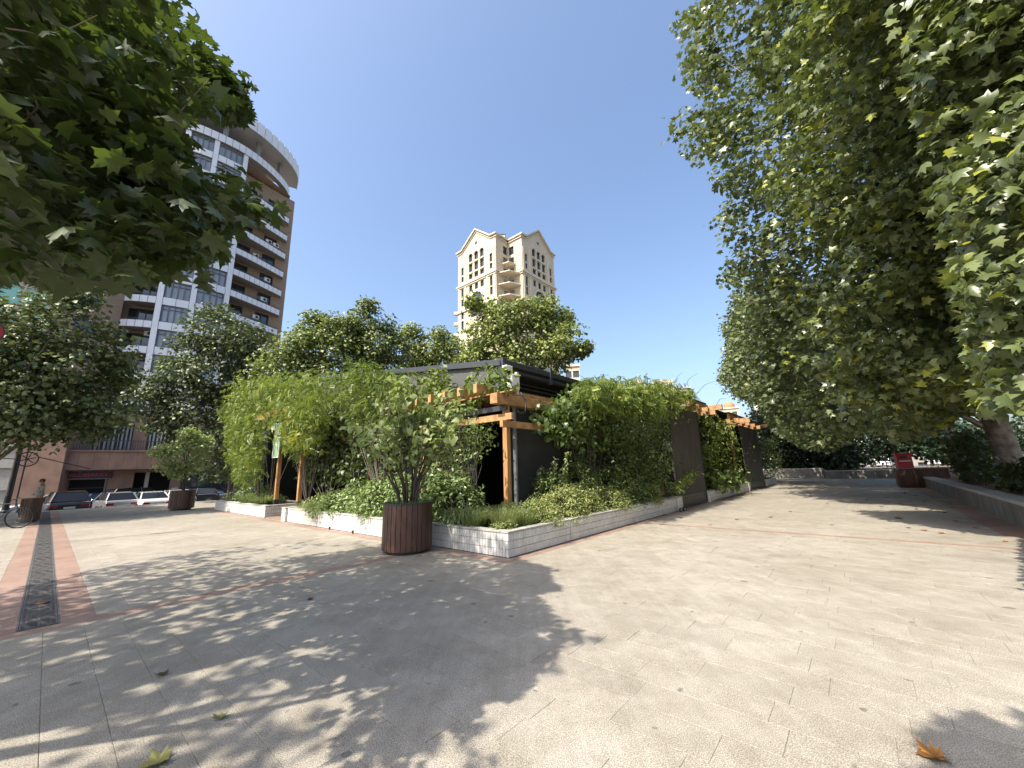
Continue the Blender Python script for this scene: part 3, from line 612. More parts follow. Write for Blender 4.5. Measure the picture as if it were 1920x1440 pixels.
# ------------------------------------------------------------------ round slatted pots
POTM = {}
def round_pot(loc, label, r=0.51, h=1.00, rz=0.0):
    t = thing('round_pot', label, 'plant pot', tuple(loc), rz, group='slatted wooden pots on the plaza')
    n = 30
    if 'slat' not in POTM:
        m_ = MB(); m_.box((0, 0, 0), (0.022, 2*PI*r/n-0.010, h-0.10)); POTM['slat'] = m_.mesh('slat', SLAT, bevel=0.003)
        m_ = MB(); m_.lathe((0, 0, 0.075), [(r-0.03, 0), (r-0.03, h-0.10)], 30); m_.lathe((0, 0, h-0.045), [(r-0.028, 0), (r+0.014, 0), (r+0.014, 0.03), (r-0.05, 0.03), (r-0.05, -0.08), (r-0.03, -0.08)], 40); POTM['liner'] = m_.mesh('liner', DARK)
        m_ = MB(); m_.lathe((0, 0, 0.0), [(r-0.09, 0), (r-0.09, 0.08), (0, 0.08)], 24); POTM['base'] = m_.mesh('base', DARK)
        m_ = MB(); m_.lathe((0, 0, h-0.08), [(r-0.05, 0), (0.0, 0.03)], 24); POTM['soil'] = m_.mesh('soil', SOIL)
    for k in ('liner', 'base', 'soil'): link(k, POTM[k], t)
    for k in range(n):
        an = 2*PI*k/n; link('slat', POTM['slat'], t, loc=((r-0.012)*math.cos(an), (r-0.012)*math.sin(an), 0.06+(h-0.10)/2), rz=an)
    return t
POT1 = G(5.12, 7.42); POT2 = G(4.75, 27.1)
round_pot(POT1, 'large round dark brown slatted pot in front of the white planter')
round_pot(POT2, 'farther round slatted pot with a leafy young tree before the parked cars', r=0.54, h=1.08, rz=0.1)
def grass_blades(name, parent, c, n, L, spread, m, droop=0.6, w=0.008, rbase=0.1, org=(0, 0, 0), lean=(0, 0)):
    V = []; F = []; va = []
    for i in range(n):
        an = random.uniform(0, 2*PI); r0_ = rbase*math.sqrt(random.random()); b = Vector(c)+Vector((math.cos(an)*r0_, math.sin(an)*r0_, 0))-Vector(org)
        l = L*random.uniform(0.5, 1.1); an2 = an+random.uniform(-0.6, 0.6); d = Vector((math.cos(an2), math.sin(an2), 0)); tl = spread*random.uniform(0.3, 1.2); s = d.cross(Vector((0, 0, 1)))*w*random.uniform(0.7, 1.3)
        o = len(V); k = 4
        for j in range(k+1):
            t = j/k; p = b+d*l*tl*t+Vector((lean[0], lean[1], 0))*l*t*t+Vector((0, 0, 1))*l*(t-droop*t*t*random.uniform(0.7, 1.1)); wd = 1-t*0.9; V += [p-s*wd, p+s*wd]
        F += [(o+2*j, o+2*j+1, o+2*j+3, o+2*j+2) for j in range(k)]; va += [random.random()]*(2*(k+1))
    me = bpy.data.meshes.new(name); me.from_pydata([tuple(v) for v in V], [], F); me.materials.append(m); a = me.attributes.new('var', 'FLOAT', 'POINT'); a.data.foreach_set('value', va)
    return link(name, me, parent, kind='stuff')
# grass skirt on the soil of the near pot
gs = thing('pot_grass', 'short dark green grass covering the soil of the large round pot', 'grass', tuple(POT1+Vector((0, 0, 0.93))))
for k in range(14):
    an = 2*PI*k/14; grass_blades('blades', gs, (0.34*math.cos(an), 0.34*math.sin(an), 0), 60, 0.14, 0.5, LSG if False else LS, 0.3, 0.004, 0.12)
# multi-stem broad leaved shrub in the near pot
def shrub_tree():
    t = thing('broad_leaved_shrub', 'multi-stemmed shrub with large pale green leaves growing in the near round pot', 'shrub', tuple(POT1+Vector((0, 0, 0.92))))
    org = np.array(POT1+Vector((0, 0, 0.92))); st = MB(); tips = []
    tgt = [(690, 790), (720, 745), (745, 712), (765, 720), (800, 745), (838, 760), (870, 790), (850, 800), (815, 790), (780, 780), (745, 775), (715, 800), (700, 820), (775, 740), (830, 740), (868, 770), (735, 800), (800, 800), (660, 800), (760, 800), (845, 745), (790, 765)]
    roots = [(-0.16, 0), (-0.08, 0.06), (-0.02, -0.05), (0.04, 0.06), (0.10, 0.0), (0.15, -0.04), (0.0, 0.1)]
    for k, (x, y) in enumerate(tgt):
        p = at_dist(x, y, 8.55+random.uniform(-0.35, 0.5)); e = Vector(p-org); rt = roots[min(6, int((x-680)/200*7))] if x > 680 else roots[0]; rt = Vector((rt[0], rt[1], 0))
        pts = []; 
        for i in range(8):
            s = i/7; q = rt.lerp(e, s); q.x = rt.x+(e.x-rt.x)*s**1.35; q.y = rt.y+(e.y-rt.y)*s**1.35
            if 0 < i < 7: q += Vector((random.uniform(-1, 1), random.uniform(-1, 1), 0))*0.03
            pts.append(q)
        st.tube(pts, [0.024*(1-0.75*i/7) for i in range(8)], 6); tips.append((pts, e))
    st.build('stems', BARKD, t, smooth=True, kind='stuff')
    cl = []; 
    for pts, e in tips:
        for s in (4, 5, 6, 7):
            base = pts[s]
            for j in range(2 if s < 6 else 3): cl.append(base+Vector((random.gauss(0, 0.11), random.gauss(0, 0.11), random.gauss(0, 0.07))))
    cl = np.array([tuple(c) for c in cl])+org
    foliage('foliage', t, cl, 4, 0.24, 0.150, T_BROAD, LC, flat=0.7, singles=280, up_w=1.0, droop=1.1, jit=0.45, origin=org, ok=lambda P: P[:, 2] > 1.75)
shrub_tree()
# young tree in the farther pot
def young_tree(loc, label):
    t = thing('young_tree', label, 'tree', tuple(loc)); org = np.array(loc)
    D = math.hypot(loc[0], loc[1]); cl = []
    for x, y, r in ((340, 835, 26), (320, 850, 22), (360, 825, 22), (375, 845, 20), (345, 868, 22), (315, 875, 16), (368, 870, 16), (352, 812, 16), (300, 845, 14), (385, 830, 14), (335, 885, 14)):
        c = at_dist(x, y, D); rr = r*D*0.62/735*0.98
        for k in range(10): v = RNG.normal(0, 1, 3); v /= np.linalg.norm(v); cl.append(c+v*rr*RNG.uniform(0.4, 1.1))
    cl = np.array(cl); foliage('foliage', t, cl, 26, 0.34, 0.13, T_FROND if False else T_BROAD, LC, centre=at_dist(342, 850, D), origin=org, droop=1.2)
    m_ = MB()
    for k in range(5):
        e = Vector(cl[random.randrange(len(cl))]-org); m_.tube([(0.03*k-0.06, 0, 0), (e.x*0.2, e.y*0.2, e.z*0.45), tuple(e)], [0.035, 0.025, 0.01], 6)
    m_.build('trunk', BARKD, t, smooth=True)
young_tree(POT2+Vector((0, 0, 0.95)), 'young tree with pale rounded leaf tufts growing in the farther round pot')

# square slatted planters / bins
def square_bin(loc, label, w=0.80, d=0.62, h=0.92, rz=0.0, name='slatted_box', cat='planter box'):
    t = thing(name, label, cat, tuple(loc), rz); nx = int(w/0.085); ny = int(d/0.085)
    core = MB(); core.box((0, 0, h/2), (w-0.04, d-0.04, h-0.08)); core.build('liner', DARK, t)
    for ax, n, L, off in (('x', nx, w, d/2), ('y', ny, d, w/2)):
        m_ = MB(); m_.box((0, 0, 0), (L/n-0.014, 0.022, h-0.06) if ax == 'x' else (0.022, L/n-0.014, h-0.06)); me = m_.mesh('slat', SLAT, bevel=0.003)
        for s in (-1, 1):
            for i in range(n):
                u = -L/2+(i+0.5)*L/n; link('slat', me, t, loc=(u, s*off, 0.03+h/2) if ax == 'x' else (s*off, u, 0.03+h/2))
    m_ = MB(); m_.box((0, 0, 0.015), (w-0.1, d-0.1, 0.03)); m_.build('foot', DARK, t)
    m_ = MB(); m_.box((0, d/2-0.03, h+0.012), (w, 0.05, 0.02)); m_.box((0, -d/2+0.03, h+0.012), (w, 0.05, 0.02)); m_.box((w/2-0.03, 0, h+0.012), (0.05, d-0.12, 0.02)); m_.box((-w/2+0.03, 0, h+0.012), (0.05, d-0.12, 0.02)); m_.build('rim', PIPE, t)
    return t
square_bin(on_ground(52, 979), 'brown slatted wooden box in front of the standing man', 0.50, 0.38, 0.95, rz=ROTG+0.9)
gb = on_ground(1733, 914); square_bin(gb, 'long dark red-brown slatted box at the foot of the right stone wall', 2.1, 0.75, 1.05, rz=ROTG-PI/2+0.08, name='slatted_bench_box')
RED = mat('red_plastic', (0.42, 0.012, 0.022), 0.35, noise=0.15, scale=4)
rc = thing('red_crate', 'bright red cooler box standing on the end of the long slatted box', 'box', (gb[0]-0.50, gb[1]+0.15, 1.09), -0.5)
rc.location = at_dist(1697, 879, math.hypot(gb[0], gb[1])+0.2); rc.location.z = 1.085
m_ = MB(); m_.box((0, 0, 0.38), (0.66, 0.58, 0.74)); m_.build('body', RED, rc, bevel=0.03)
m_ = MB(); m_.box((0, 0, 0.80), (0.74, 0.66, 0.14)); m_.build('lid', RED, rc, bevel=0.02)
m_ = MB(); m_.box((-0.05, -0.30, 0.62), (0.34, 0.02, 0.14)); m_.build('window', DARK, rc); m_ = MB(); m_.box((0, -0.298, 0.40), (0.5, 0.014, 0.05)); m_.build('stripe', WHITEP, rc); m_ = MB(); m_.box((0, -0.30, 0.87), (0.34, 0.1, 0.02)); m_.build('handle', WHITEP, rc)

# ------------------------------------------------------------------ stone walls and raised bed on the right
STONE = mat('retaining_stone', (0.19, 0.18, 0.16), 0.75, noise=0.4, scale=3.0, stretch=(1, 1, 0.5), bump=0.1, rnd=0.1)
def stone_wall(name, label, a0, a1, b0, b1, h, blk=1.2):
    t = thing(name, label, 'wall', tuple(G(a0, b0)), ROTG); along = (a1-a0) > (b1-b0); L = max(a1-a0, b1-b0); T = min(a1-a0, b1-b0); n = max(1, round(L/blk))
    bm1 = MB(); bm1.box((L/2, T/2, (h-0.09)/2) if along else (T/2, L/2, (h-0.09)/2), (L/n-0.006, T, h-0.09) if along else (T, L/n-0.006, h-0.09))
    m_ = MB(); m_.box((0, 0, 0), (L/n-0.006, T, h-0.09) if along else (T, L/n-0.006, h-0.09)); me = m_.mesh('block', STONE, bevel=0.004)
    m2 = MB(); m2.box((0, 0, 0), (L/n-0.006, T+0.06, 0.085) if along else (T+0.06, L/n-0.006, 0.085)); me2 = m2.mesh('cap_stone', COPE, bevel=0.006)
    for i in range(n):
        u = (i+0.5)*L/n; link('block', me, t, loc=(u, T/2, (h-0.09)/2) if along else (T/2, u, (h-0.09)/2)); link('cap_stone', me2, t, loc=(u, T/2, h-0.045) if along else (T/2, u, h-0.045))
stone_wall('retaining_wall', 'low grey stone wall running away along the right edge of the plaza', 11.6, 33.9, -2.95, -2.57, 0.60)
stone_wall('bed_wall', 'sun-dappled stone wall behind the red box at the far end of the plaza', 47.3, 47.7, -4.5, 2.6, 0.75)
stone_wall('shaded_wall', 'darker stone wall in deep shade left of the dappled one', 49.6, 50.0, 2.8, 9.0, 0.95)
bd = MB(); Gbox(bd, 8, 46, -30, -2.96, -0.5, 0.48); Gbox(bd, 46.01, 47.29, -30, -5.0, -0.5, 0.47); Gbox(bd, 47.71, 75, -30, 2.75, -0.5, 0.62); Gbox(bd, 50.01, 75, 2.76, 20, -0.5, 0.8); bd.build('planting_bed', SOILD, kind='structure')

# ------------------------------------------------------------------ left foreground plane tree
VIS_L = [(-400, -900), (600, -900), (470, -5), (440, 25), (455, 45), (428, 75), (470, 90), (500, 70), (526, 115), (508, 140), (500, 188), (470, 170), (455, 182), (466, 212), (430, 225), (370, 205), (330, 235), (368, 265), (350, 300), (372, 335), (400, 345), (428, 298), (470, 330), (472, 352), (512, 385), (508, 405), (475, 412), (470, 395), (430, 430), (395, 420), (425, 440), (425, 462), (385, 475), (385, 520), (350, 480), (318, 500), (335, 525), (300, 505), (240, 530), (185, 548), (150, 530), (95, 545), (60, 520), (0, 530), (-900, 560)]
SH_L = [(-1500, 1180), (0, 1112), (150, 1075), (300, 1045), (400, 1030), (520, 1020), (640, 1005), (720, 1012), (722, 985), (890, 985), (925, 1012), (945, 1035), (1000, 1057), (1045, 1068), (1030, 1085), (1050, 1105), (1005, 1112), (1030, 1140), (1060, 1165), (1115, 1200), (1040, 1218), (1045, 1250), (990, 1270), (985, 1300), (900, 1315), (905, 1345), (935, 1350), (875, 1375), (960, 1410), (940, 1500), (800, 2600), (-400, 2600), (180, 1500), (170, 1440), (235, 1375), (105, 1370), (185, 1330), (60, 1350), (0, 1400), (-1500, 1600)]
SH_B = [(1668, 1398), (1720, 1402), (1790, 1345), (1880, 1365), (1925, 1372), (2600, 1500), (2600, 2400), (1900, 2400), (1760, 1445), (1700, 1440)]
def ok_L(P, soft=0):
    px, f1 = proj(P); s, f2 = shadow_px(P)
    seen = inframe(px, f1, 12); v = ~seen | inpoly(px+RNG.normal(0, 7, px.shape), VIS_L)
    sseen = inframe(s, f2, 0); q = ~sseen | inpoly(s, SH_L) | inpoly(s, SH_B)
    return v & q & (P[:, 2] > 2.3)
def clump(P, k, spread):
    """groups cluster centres round boughs so that gaps open between them"""
    n = max(4, len(P)//k); c = P[RNG.permutation(len(P))[:n]]; d = ((P[:, None, :]-c[None])**2).sum(2); j = d.argmin(1); return c[j]+(P-c[j])*spread
def tree_L():
    base = np.array((-7.5, 0.2, 0)); t = thing('foreground_plane_tree', 'big plane tree overhead at top left, its dark backlit leaves hanging into view', 'tree', tuple(base))
    # visible canopy
    n = 9000; px = np.stack([RNG.uniform(-120, 540, n), RNG.uniform(-120, 560, n)], 1); px = px[inpoly(px, VIS_L)]
    D = RNG.uniform(2.6, 9.5, len(px)); d = rays(px); P = EYEP+d*(D/np.hypot(d[:, 0], d[:, 1]))[:, None]
    P = P[(P[:, 2] < 9.5) & ok_L(P)]; P = P[:1350]
    px = np.stack([RNG.uniform(400, 530, 9000), RNG.uniform(-60, 240, 9000)], 1); px = px[inpoly(px, VIS_L)]; D = RNG.uniform(3.2, 6.5, len(px)); d = rays(px); X_ = EYEP+d*(D/np.hypot(d[:, 0], d[:, 1]))[:, None]; X_ = X_[ok_L(X_)][:120]; P = np.concatenate([P, X_])
    near = np.stack([RNG.uniform(200, 520, 400), RNG.uniform(330, 500, 400)], 1); near = near[inpoly(near, VIS_L)]; d = rays(near); D = RNG.uniform(2.4, 3.6, len(near)); N_ = EYEP+d*(D/np.hypot(d[:, 0], d[:, 1]))[:, None]; N_ = N_[ok_L(N_)][:75]
    # crown above and behind the frame, filtered by where it may shade the paving
    m = 16000; s = np.stack([RNG.uniform(-60, 1160, m), RNG.uniform(985, 1480, m)], 1); s = s[inpoly(s, SH_L)]; d = rays(s); g = EYEP+d*(-EYE/d[:, 2])[:, None]; wgt = 1/np.maximum(1e-3, 1.0)
    dist = np.linalg.norm(g[:, :2], axis=1); g = g[RNG.random(len(g)) < np.clip((dist/9)**3, 0.02, 1)]
    z = RNG.uniform(4.2, 9.0, len(g)); Q = g-TRAVEL[None]*(z/-TRAVEL[2])[:, None]; Q = Q[ok_L(Q)]
    qx, qf = proj(Q); Q = Q[~inframe(qx, qf, 60)]; sx_, _ = shadow_px(Q); Q = Q[(sx_[:, 0] < 480) | (RNG.random(len(Q)) < 0.45)][:480]
    # far edge band
    u = 600; U = np.stack([RNG.uniform(-13, 0, u), RNG.uniform(-7, 7, u), RNG.uniform(5, 11, u)], 1); U = U[ok_L(U) & (U[:, 0] < -3.5)]; ux, uf = proj(U); U = U[~inframe(ux, uf, 80)][:110]
    B_ = []
    for x, y in ((1800, 1400), (1850, 1385), (1900, 1400), (1720, 1415), (1880, 1430), (1830, 1420)):
        gnd_ = on_ground(x, y); zz = random.uniform(4.8, 5.8); B_.append(gnd_-TRAVEL*(zz/-TRAVEL[2]))
    B_ = np.array(B_)
    cl = np.concatenate([P, Q, U, N_]); cen = (-5.5, 1.0, 6.0)
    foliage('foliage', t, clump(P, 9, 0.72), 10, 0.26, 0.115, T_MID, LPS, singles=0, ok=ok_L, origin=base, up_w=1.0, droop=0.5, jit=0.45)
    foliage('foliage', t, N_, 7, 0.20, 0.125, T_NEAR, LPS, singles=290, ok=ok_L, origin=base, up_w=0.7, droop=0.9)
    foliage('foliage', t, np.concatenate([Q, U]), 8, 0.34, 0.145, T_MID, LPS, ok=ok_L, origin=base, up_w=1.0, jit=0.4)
    branches(t, base, base+np.array((0.6, 0.3, 4.0)), 0.30, [c for c in cl[RNG.permutation(len(cl))[:330]] if c[0] < -2.6 or c[1] > 1.0]
        , 16, BARK, origin=base, twig_r=0.008)
tree_L()
def tree_E():
    base = np.array((-29.0, 6.0, 0)); t = thing('plaza_edge_tree', 'broad tree past the left edge, its crown shading the far left end of the plaza', 'tree', tuple(base)); n = 7000
    a_ = RNG.uniform(-9, 4.6, n); b_ = RNG.uniform(24.5, 35.5, n); z = RNG.uniform(4.5, 10.5, n); g_ = np.stack([GA[0]*a_+GB[0]*b_, GA[1]*a_+GB[1]*b_, np.zeros(n)], 1)
    Q = g_-TRAVEL[None]*(z/-TRAVEL[2])[:, None]; okE = lambda P: (lambda px, f_: (~inframe(px, f_, 6)) | inpoly(px, VIS_L) | inpoly(px, [(-300, 500), (120, 545), (230, 640), (245, 790), (150, 835), (60, 842), (-300, 850)]))(*proj(P))
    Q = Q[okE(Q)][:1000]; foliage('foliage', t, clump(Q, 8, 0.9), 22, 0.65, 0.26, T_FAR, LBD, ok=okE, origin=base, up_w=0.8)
    branches(t, base, base+np.array((0, 0, 4.5)), 0.3, list(Q[RNG.permutation(len(Q))[:110]]), 8, BARK, origin=base, n=8, twig_r=0.02)
tree_E()
def tree_B():
    base = np.array((4.2, -6.5, 0)); t = thing('rear_plane_tree', 'plane tree standing behind the viewer, only its shadow reaching the lower right corner', 'tree', tuple(base)); B_ = []
    for x, y in ((1800, 1400), (1850, 1385), (1900, 1400), (1720, 1415), (1880, 1430), (1830, 1420), (1960, 1440), (2000, 1400)):
        g_ = on_ground(x, y); zz = random.uniform(4.8, 5.8); B_.append(g_-TRAVEL*(zz/-TRAVEL[2]))
    for k in range(160): B_.append(np.array((RNG.uniform(1.5, 8), RNG.uniform(-10, -3.5), RNG.uniform(5, 10))))
    B_ = np.array(B_); B_ = B_[ok_L(B_)]
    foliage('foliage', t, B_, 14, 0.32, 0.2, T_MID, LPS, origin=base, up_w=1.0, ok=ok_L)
    branches(t, base, base+np.array((0, 0.5, 3.6)), 0.25, list(B_), 0, BARK, origin=base, twig_r=0.006)
tree_B()

# ------------------------------------------------------------------ right-hand plane trees
VIS_R = [(1310, -900), (1300, 0), (1268, 40), (1262, 70), (1285, 85), (1268, 130), (1300, 155), (1272, 200), (1253, 262), (1265, 300), (1310, 312), (1345, 330), (1345, 372), (1342, 420), (1345, 480), (1330, 505), (1332, 530), (1372, 560), (1378, 590), (1350, 600), (1362, 640), (1350, 690), (1336, 722), (1370, 742), (1420, 760), (1440, 800), (1500, 840), (1560, 850), (1620, 812), (1700, 835), (1740, 820), (1800, 778), (1920, 770), (3200, 760), (3200, -900)]
SH_R = [(1455, 905), (1470, 930), (1600, 944), (1700, 948), (1780, 958), (1590, 957), (1640, 972), (1760, 990), (1860, 1004), (1925, 1006), (3200, 1060), (3200, 880), (1300, 880)]
def ok_R(P):
    px, f1 = proj(P); s, f2 = shadow_px(P); seen = inframe(px, f1, 6); v = ~seen | inpoly(px+RNG.normal(0, 9, px.shape)*(px[:, 1:2] < 760), VIS_R)
    a, b = to_ab(P+TRAVEL[None]*(P[:, 2:3]/-TRAVEL[2])); beyond = (b < -2.6) & (a > 12.5) | (a > 40) | ((a > 14.5) & (b > 5.2) & (a < 60)) & False
    q = inpoly(s, SH_R) & f2 | beyond | (f2 & (s[:, 0] > 1930) & (s[:, 1] < 1100))
    sx = f2 & inframe(s, f2, 0); q = q | (~sx & (a > 8))
    return v & q & (P[:, 2] > 1.9)
def crown_from_px(poly, n, D0, D1, ok, zmax=26, keep=1000, x0=1240, x1=2300, y0=-500, y1=880):
    px = np.stack([RNG.uniform(x0, x1, n), RNG.uniform(y0, y1, n)], 1); px = px[inpoly(px, poly)]
    d = rays(px); D = RNG.uniform(D0, D1, len(px)); P = EYEP+d*(D/np.hypot(d[:, 0], d[:, 1]))[:, None]
    P = P[(P[:, 2] < zmax) & ok(P)]; return P[:keep]
def tree_R1():
    base = np.array((12.2, 4.6, 0.48)); t = thing('near_right_plane_tree', 'huge plane tree filling the upper right, sunlit large leaves closest to the viewer', 'tree', tuple(base))
    right = [(1560, -900), (1500, 60), (1440, 130), (1470, 260), (1420, 330), (1440, 420), (1530, 470), (1560, 560), (1520, 640), (1560, 740), (1640, 790), (1790, 775), (1920, 765), (3200, 760), (3200, -900)]
    P = crown_from_px(right, 40000, 6.5, 13.5, ok_R, 17, 1900); P = clump(P, 9, 0.80)
    foliage('foliage', t, P, 31, 0.44, 0.155, T_MID, LP, singles=290, ok=ok_R, origin=base, up_w=0.6, droop=0.8, jit=0.5, centre=(11, 6, 7))
    branches(t, base, base+np.array((0, 0.4, 4.5)), 0.42, list(P[RNG.permutation(len(P))[:260]]), 14, BARK, origin=base, twig_r=0.012)
tree_R1()
def tree_R2():
    base = on_ground(1905, 900, 0.48); t = thing('right_plane_tree', 'mature plane tree whose thick mottled trunk stands behind the right stone wall', 'tree', tuple(base))
    P = crown_from_px(VIS_R, 60000, 11, 24, ok_R, 24, 3200, y1=850); P = clump(P, 10, 0.78)
    foliage('foliage', t, P, 30, 0.62, 0.205, T_MID, LP, ok=ok_R, origin=base, up_w=0.65, jit=0.5, centre=tuple(base+np.array((-1, 0, 9))))
    branches(t, base, base+np.array((-0.25, 0.1, 5.6)), 0.56, list(P[RNG.permutation(len(P))[:300]]), 16, BARK, origin=base, n=14, twig_r=0.02, bend=0.0)
tree_R2()
def tree_R3(base, label, poly, D0, D1, keep, m, rr=0.4, top=4, x0=1300, x1=1960, y0=300, y1=900, zmin=2.2, name='back_plane_tree', leaf=0.21, okf=None, cr=0.7, per=26):
    base = np.array(base); t = thing(name, label, 'tree', tuple(base))
    P = crown_from_px(poly, keep*14, D0, D1, okf or (lambda P: ok_R(P) & (P[:, 2] > zmin)), 26, keep, x0, x1, y0, y1); P = clump(P, 9, 0.78)
    foliage('foliage', t, P, per, cr, leaf, T_FAR, m, ok=okf or ok_R, origin=base, up_w=0.65)
    branches(t, base, base+np.array((0, 0, top)), rr, list(P[RNG.permutation(len(P))[:120]]), 10, BARK, origin=base, n=8, twig_r=0.03)
def tree_R5():
    base = np.array(G(37, -6.5, 0.48)); t = thing('avenue_plane_tree', 'plane tree on the raised bed whose high crown shades the far end of the plaza', 'tree', tuple(base)); n = 9000
    a_ = RNG.uniform(25, 50, n); b_ = RNG.uniform(-2.5, 6.5, n); z = RNG.uniform(4.5, 13, n); g_ = np.stack([GA[0]*a_+GB[0]*b_, GA[1]*a_+GB[1]*b_, np.zeros(n)], 1)
    Q = g_-TRAVEL[None]*(z/-TRAVEL[2])[:, None]; Q = Q[ok_R(Q)]; px, f_ = proj(Q); Q = Q[inpoly(px, VIS_R)][:620]; Q = clump(Q, 8, 0.8)
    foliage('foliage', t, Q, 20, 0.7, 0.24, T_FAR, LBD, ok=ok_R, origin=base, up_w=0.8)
    branches(t, base, base+np.array((0, 0, 5)), 0.3, list(Q[RNG.permutation(len(Q))[:110]]), 9, BARK, origin=base, n=8, twig_r=0.02)
tree_R5()
b3 = on_ground(1590, 880, 0.6)
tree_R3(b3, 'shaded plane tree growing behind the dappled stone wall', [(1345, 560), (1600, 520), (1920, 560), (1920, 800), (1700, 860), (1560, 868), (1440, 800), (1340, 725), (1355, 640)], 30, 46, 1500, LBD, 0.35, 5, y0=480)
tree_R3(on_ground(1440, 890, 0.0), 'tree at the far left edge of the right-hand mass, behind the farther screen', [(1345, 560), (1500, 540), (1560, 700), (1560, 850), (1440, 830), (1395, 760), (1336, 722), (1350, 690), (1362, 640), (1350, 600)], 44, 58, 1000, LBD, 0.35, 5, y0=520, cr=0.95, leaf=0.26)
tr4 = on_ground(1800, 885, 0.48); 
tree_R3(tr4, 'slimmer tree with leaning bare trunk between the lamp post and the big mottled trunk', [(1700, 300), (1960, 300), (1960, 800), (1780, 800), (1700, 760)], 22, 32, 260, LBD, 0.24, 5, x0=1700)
# ------------------------------------------------------------------ climbers on the pavilion
def climber(name, label, polys, plane, thick, n, per, cr, leaf, tpl, m, cat='climbing plant', stems=(), okz=0.3, droop=1.0, up_w=0.4, jit=0.6, extra=None, singles=0):
    """foliage grown over one face of the pavilion: plane ('a'|'b', value) in the plaza grid"""
    ax, val = plane; cl = []
    for poly in polys:
        xs = [p[0] for p in poly]; ys = [p[1] for p in poly]; px = np.stack([RNG.uniform(min(xs), max(xs), n*4), RNG.uniform(min(ys), max(ys), n*4)], 1); px = px[inpoly(px, poly)][:n]
        d = rays(px); k = (val+RNG.uniform(-thick, thick, len(px)))/(d[:, :2]@(GA if ax == 'a' else GB)); cl.append(EYEP+d*k[:, None])
    cl = np.concatenate(cl); cl = cl[cl[:, 2] > okz]; org = np.array(G(*((val, 8) if ax == 'a' else (12, val)), 0)) if not len(stems) else np.array(stems[0]); org[2] = 0.4
    t = thing(name, label, cat, tuple(org)); foliage('foliage', t, cl, per, cr, leaf, tpl, m, origin=org, droop=droop, up_w=up_w, jit=jit, flat=0.8, singles=singles, varb=0.75)
    mb = MB(); order = RNG.permutation(len(cl))[:18]
    roots = [np.array(s) for s in (stems if len(stems) else [org])]
    for j in order:
        c = cl[j]; r_ = min(roots, key=lambda q: np.hypot(q[0]-c[0], q[1]-c[1])); mid = (r_+c)/2+RNG.normal(0, 0.12, 3); mid[2] = r_[2]+(c[2]-r_[2])*0.7
        mb.tube([Vector(r_-org), Vector(mid-org), Vector(c-org)], [0.016, 0.010, 0.004], 4, cap=False)
    mb.build('stems', BARKD, t, smooth=True, kind='stuff'); return t
# wisteria over the entrance
climber('wisteria', 'yellow-green wisteria draped over the wooden entrance arch left of the sign', [[(415, 752), (435, 725), (480, 712), (545, 705), (600, 712), (610, 735), (600, 775), (575, 800), (540, 775), (470, 780), (450, 800), (425, 790)], [(430, 770), (495, 780), (482, 850), (476, 885), (468, 905), (452, 890), (440, 850), (432, 800)]], ('a', 6.2), 0.8, 200, 13, 0.46, 0.26, T_FROND, LW, stems=[tuple(G(6.3, 19.2, 0.4)), tuple(G(6.3, 20.5, 0.4))], droop=1.3, up_w=0.5)
climber('wisteria', 'wisteria tongue hanging over the right entrance post', [[(508, 770), (545, 760), (610, 770), (600, 830), (575, 850), (560, 845), (545, 840), (530, 810)]], ('a', 6.0), 0.35, 110, 13, 0.42, 0.26, T_FROND, LW, stems=[tuple(G(6.4, 15.6, 0.4))], droop=1.3, up_w=0.5)
climber('ivy_curtain', 'dark broad leaved climber between the entrance and the potted shrub', [[(558, 800), (600, 770), (690, 760), (700, 840), (690, 900), (620, 905), (590, 910), (560, 890)]], ('a', 7.0), 0.35, 230, 13, 0.38, 0.14, T_BROAD, LPS, stems=[tuple(G(6.6, 12.4, 0.4)), tuple(G(6.6, 14.4, 0.4))])
climber('wisteria', 'feathery pale wisteria on the beams behind the potted shrub', [[(600, 715), (640, 690), (690, 686), (740, 702), (775, 722), (770, 760), (740, 790), (690, 800), (600, 790)]], ('a', 6.9), 0.4, 180, 12, 0.44, 0.26, T_FROND, LW, stems=[tuple(G(6.6, 10.8, 0.4))], droop=1.2, up_w=0.5)
climber('climbing_vine', 'bright climber scrambling up the grey gable panel', [[(740, 740), (800, 700), (830, 695), (842, 725), (878, 725), (905, 690), (935, 700), (962, 718), (960, 735), (900, 745), (880, 770), (800, 780), (745, 790)]], ('a', 7.25), 0.22, 140, 10, 0.30, 0.17, T_FROND if False else T_OVAL, LW, stems=[tuple(G(7.2, 9.2, 0.4))])
climber('climbing_vine', 'shaded vine hanging left of the corner post over the dark opening', [[(800, 790), (880, 780), (905, 800), (935, 790), (925, 815), (890, 860), (860, 880), (800, 880), (770, 830)]], ('a', 7.1), 0.25, 110, 10, 0.30, 0.11, T_OVAL, LV, stems=[tuple(G(7.2, 7.9, 0.4))])
climber('kiwi_vine', 'large leaved vine hanging from the beam right of the corner post', [[(1012, 765), (1060, 740), (1120, 720), (1150, 735), (1160, 800), (1140, 850), (1095, 845), (1050, 820), (1020, 815)]], ('b', 6.2), 0.3, 190, 11, 0.34, 0.155, T_BROAD, LV, stems=[tuple(G(10.6, 6.0, 0.4))], singles=0)
climber('climbing_vine', 'pale feathery growth along the roof edge above the vines', [[(1085, 716), (1150, 716), (1240, 718), (1290, 732), (1296, 765), (1240, 775), (1150, 765), (1100, 745)]], ('b', 5.4), 0.35, 230, 11, 0.32, 0.26, T_FROND, LW, stems=[tuple(G(12.8, 6.0, 0.4))])
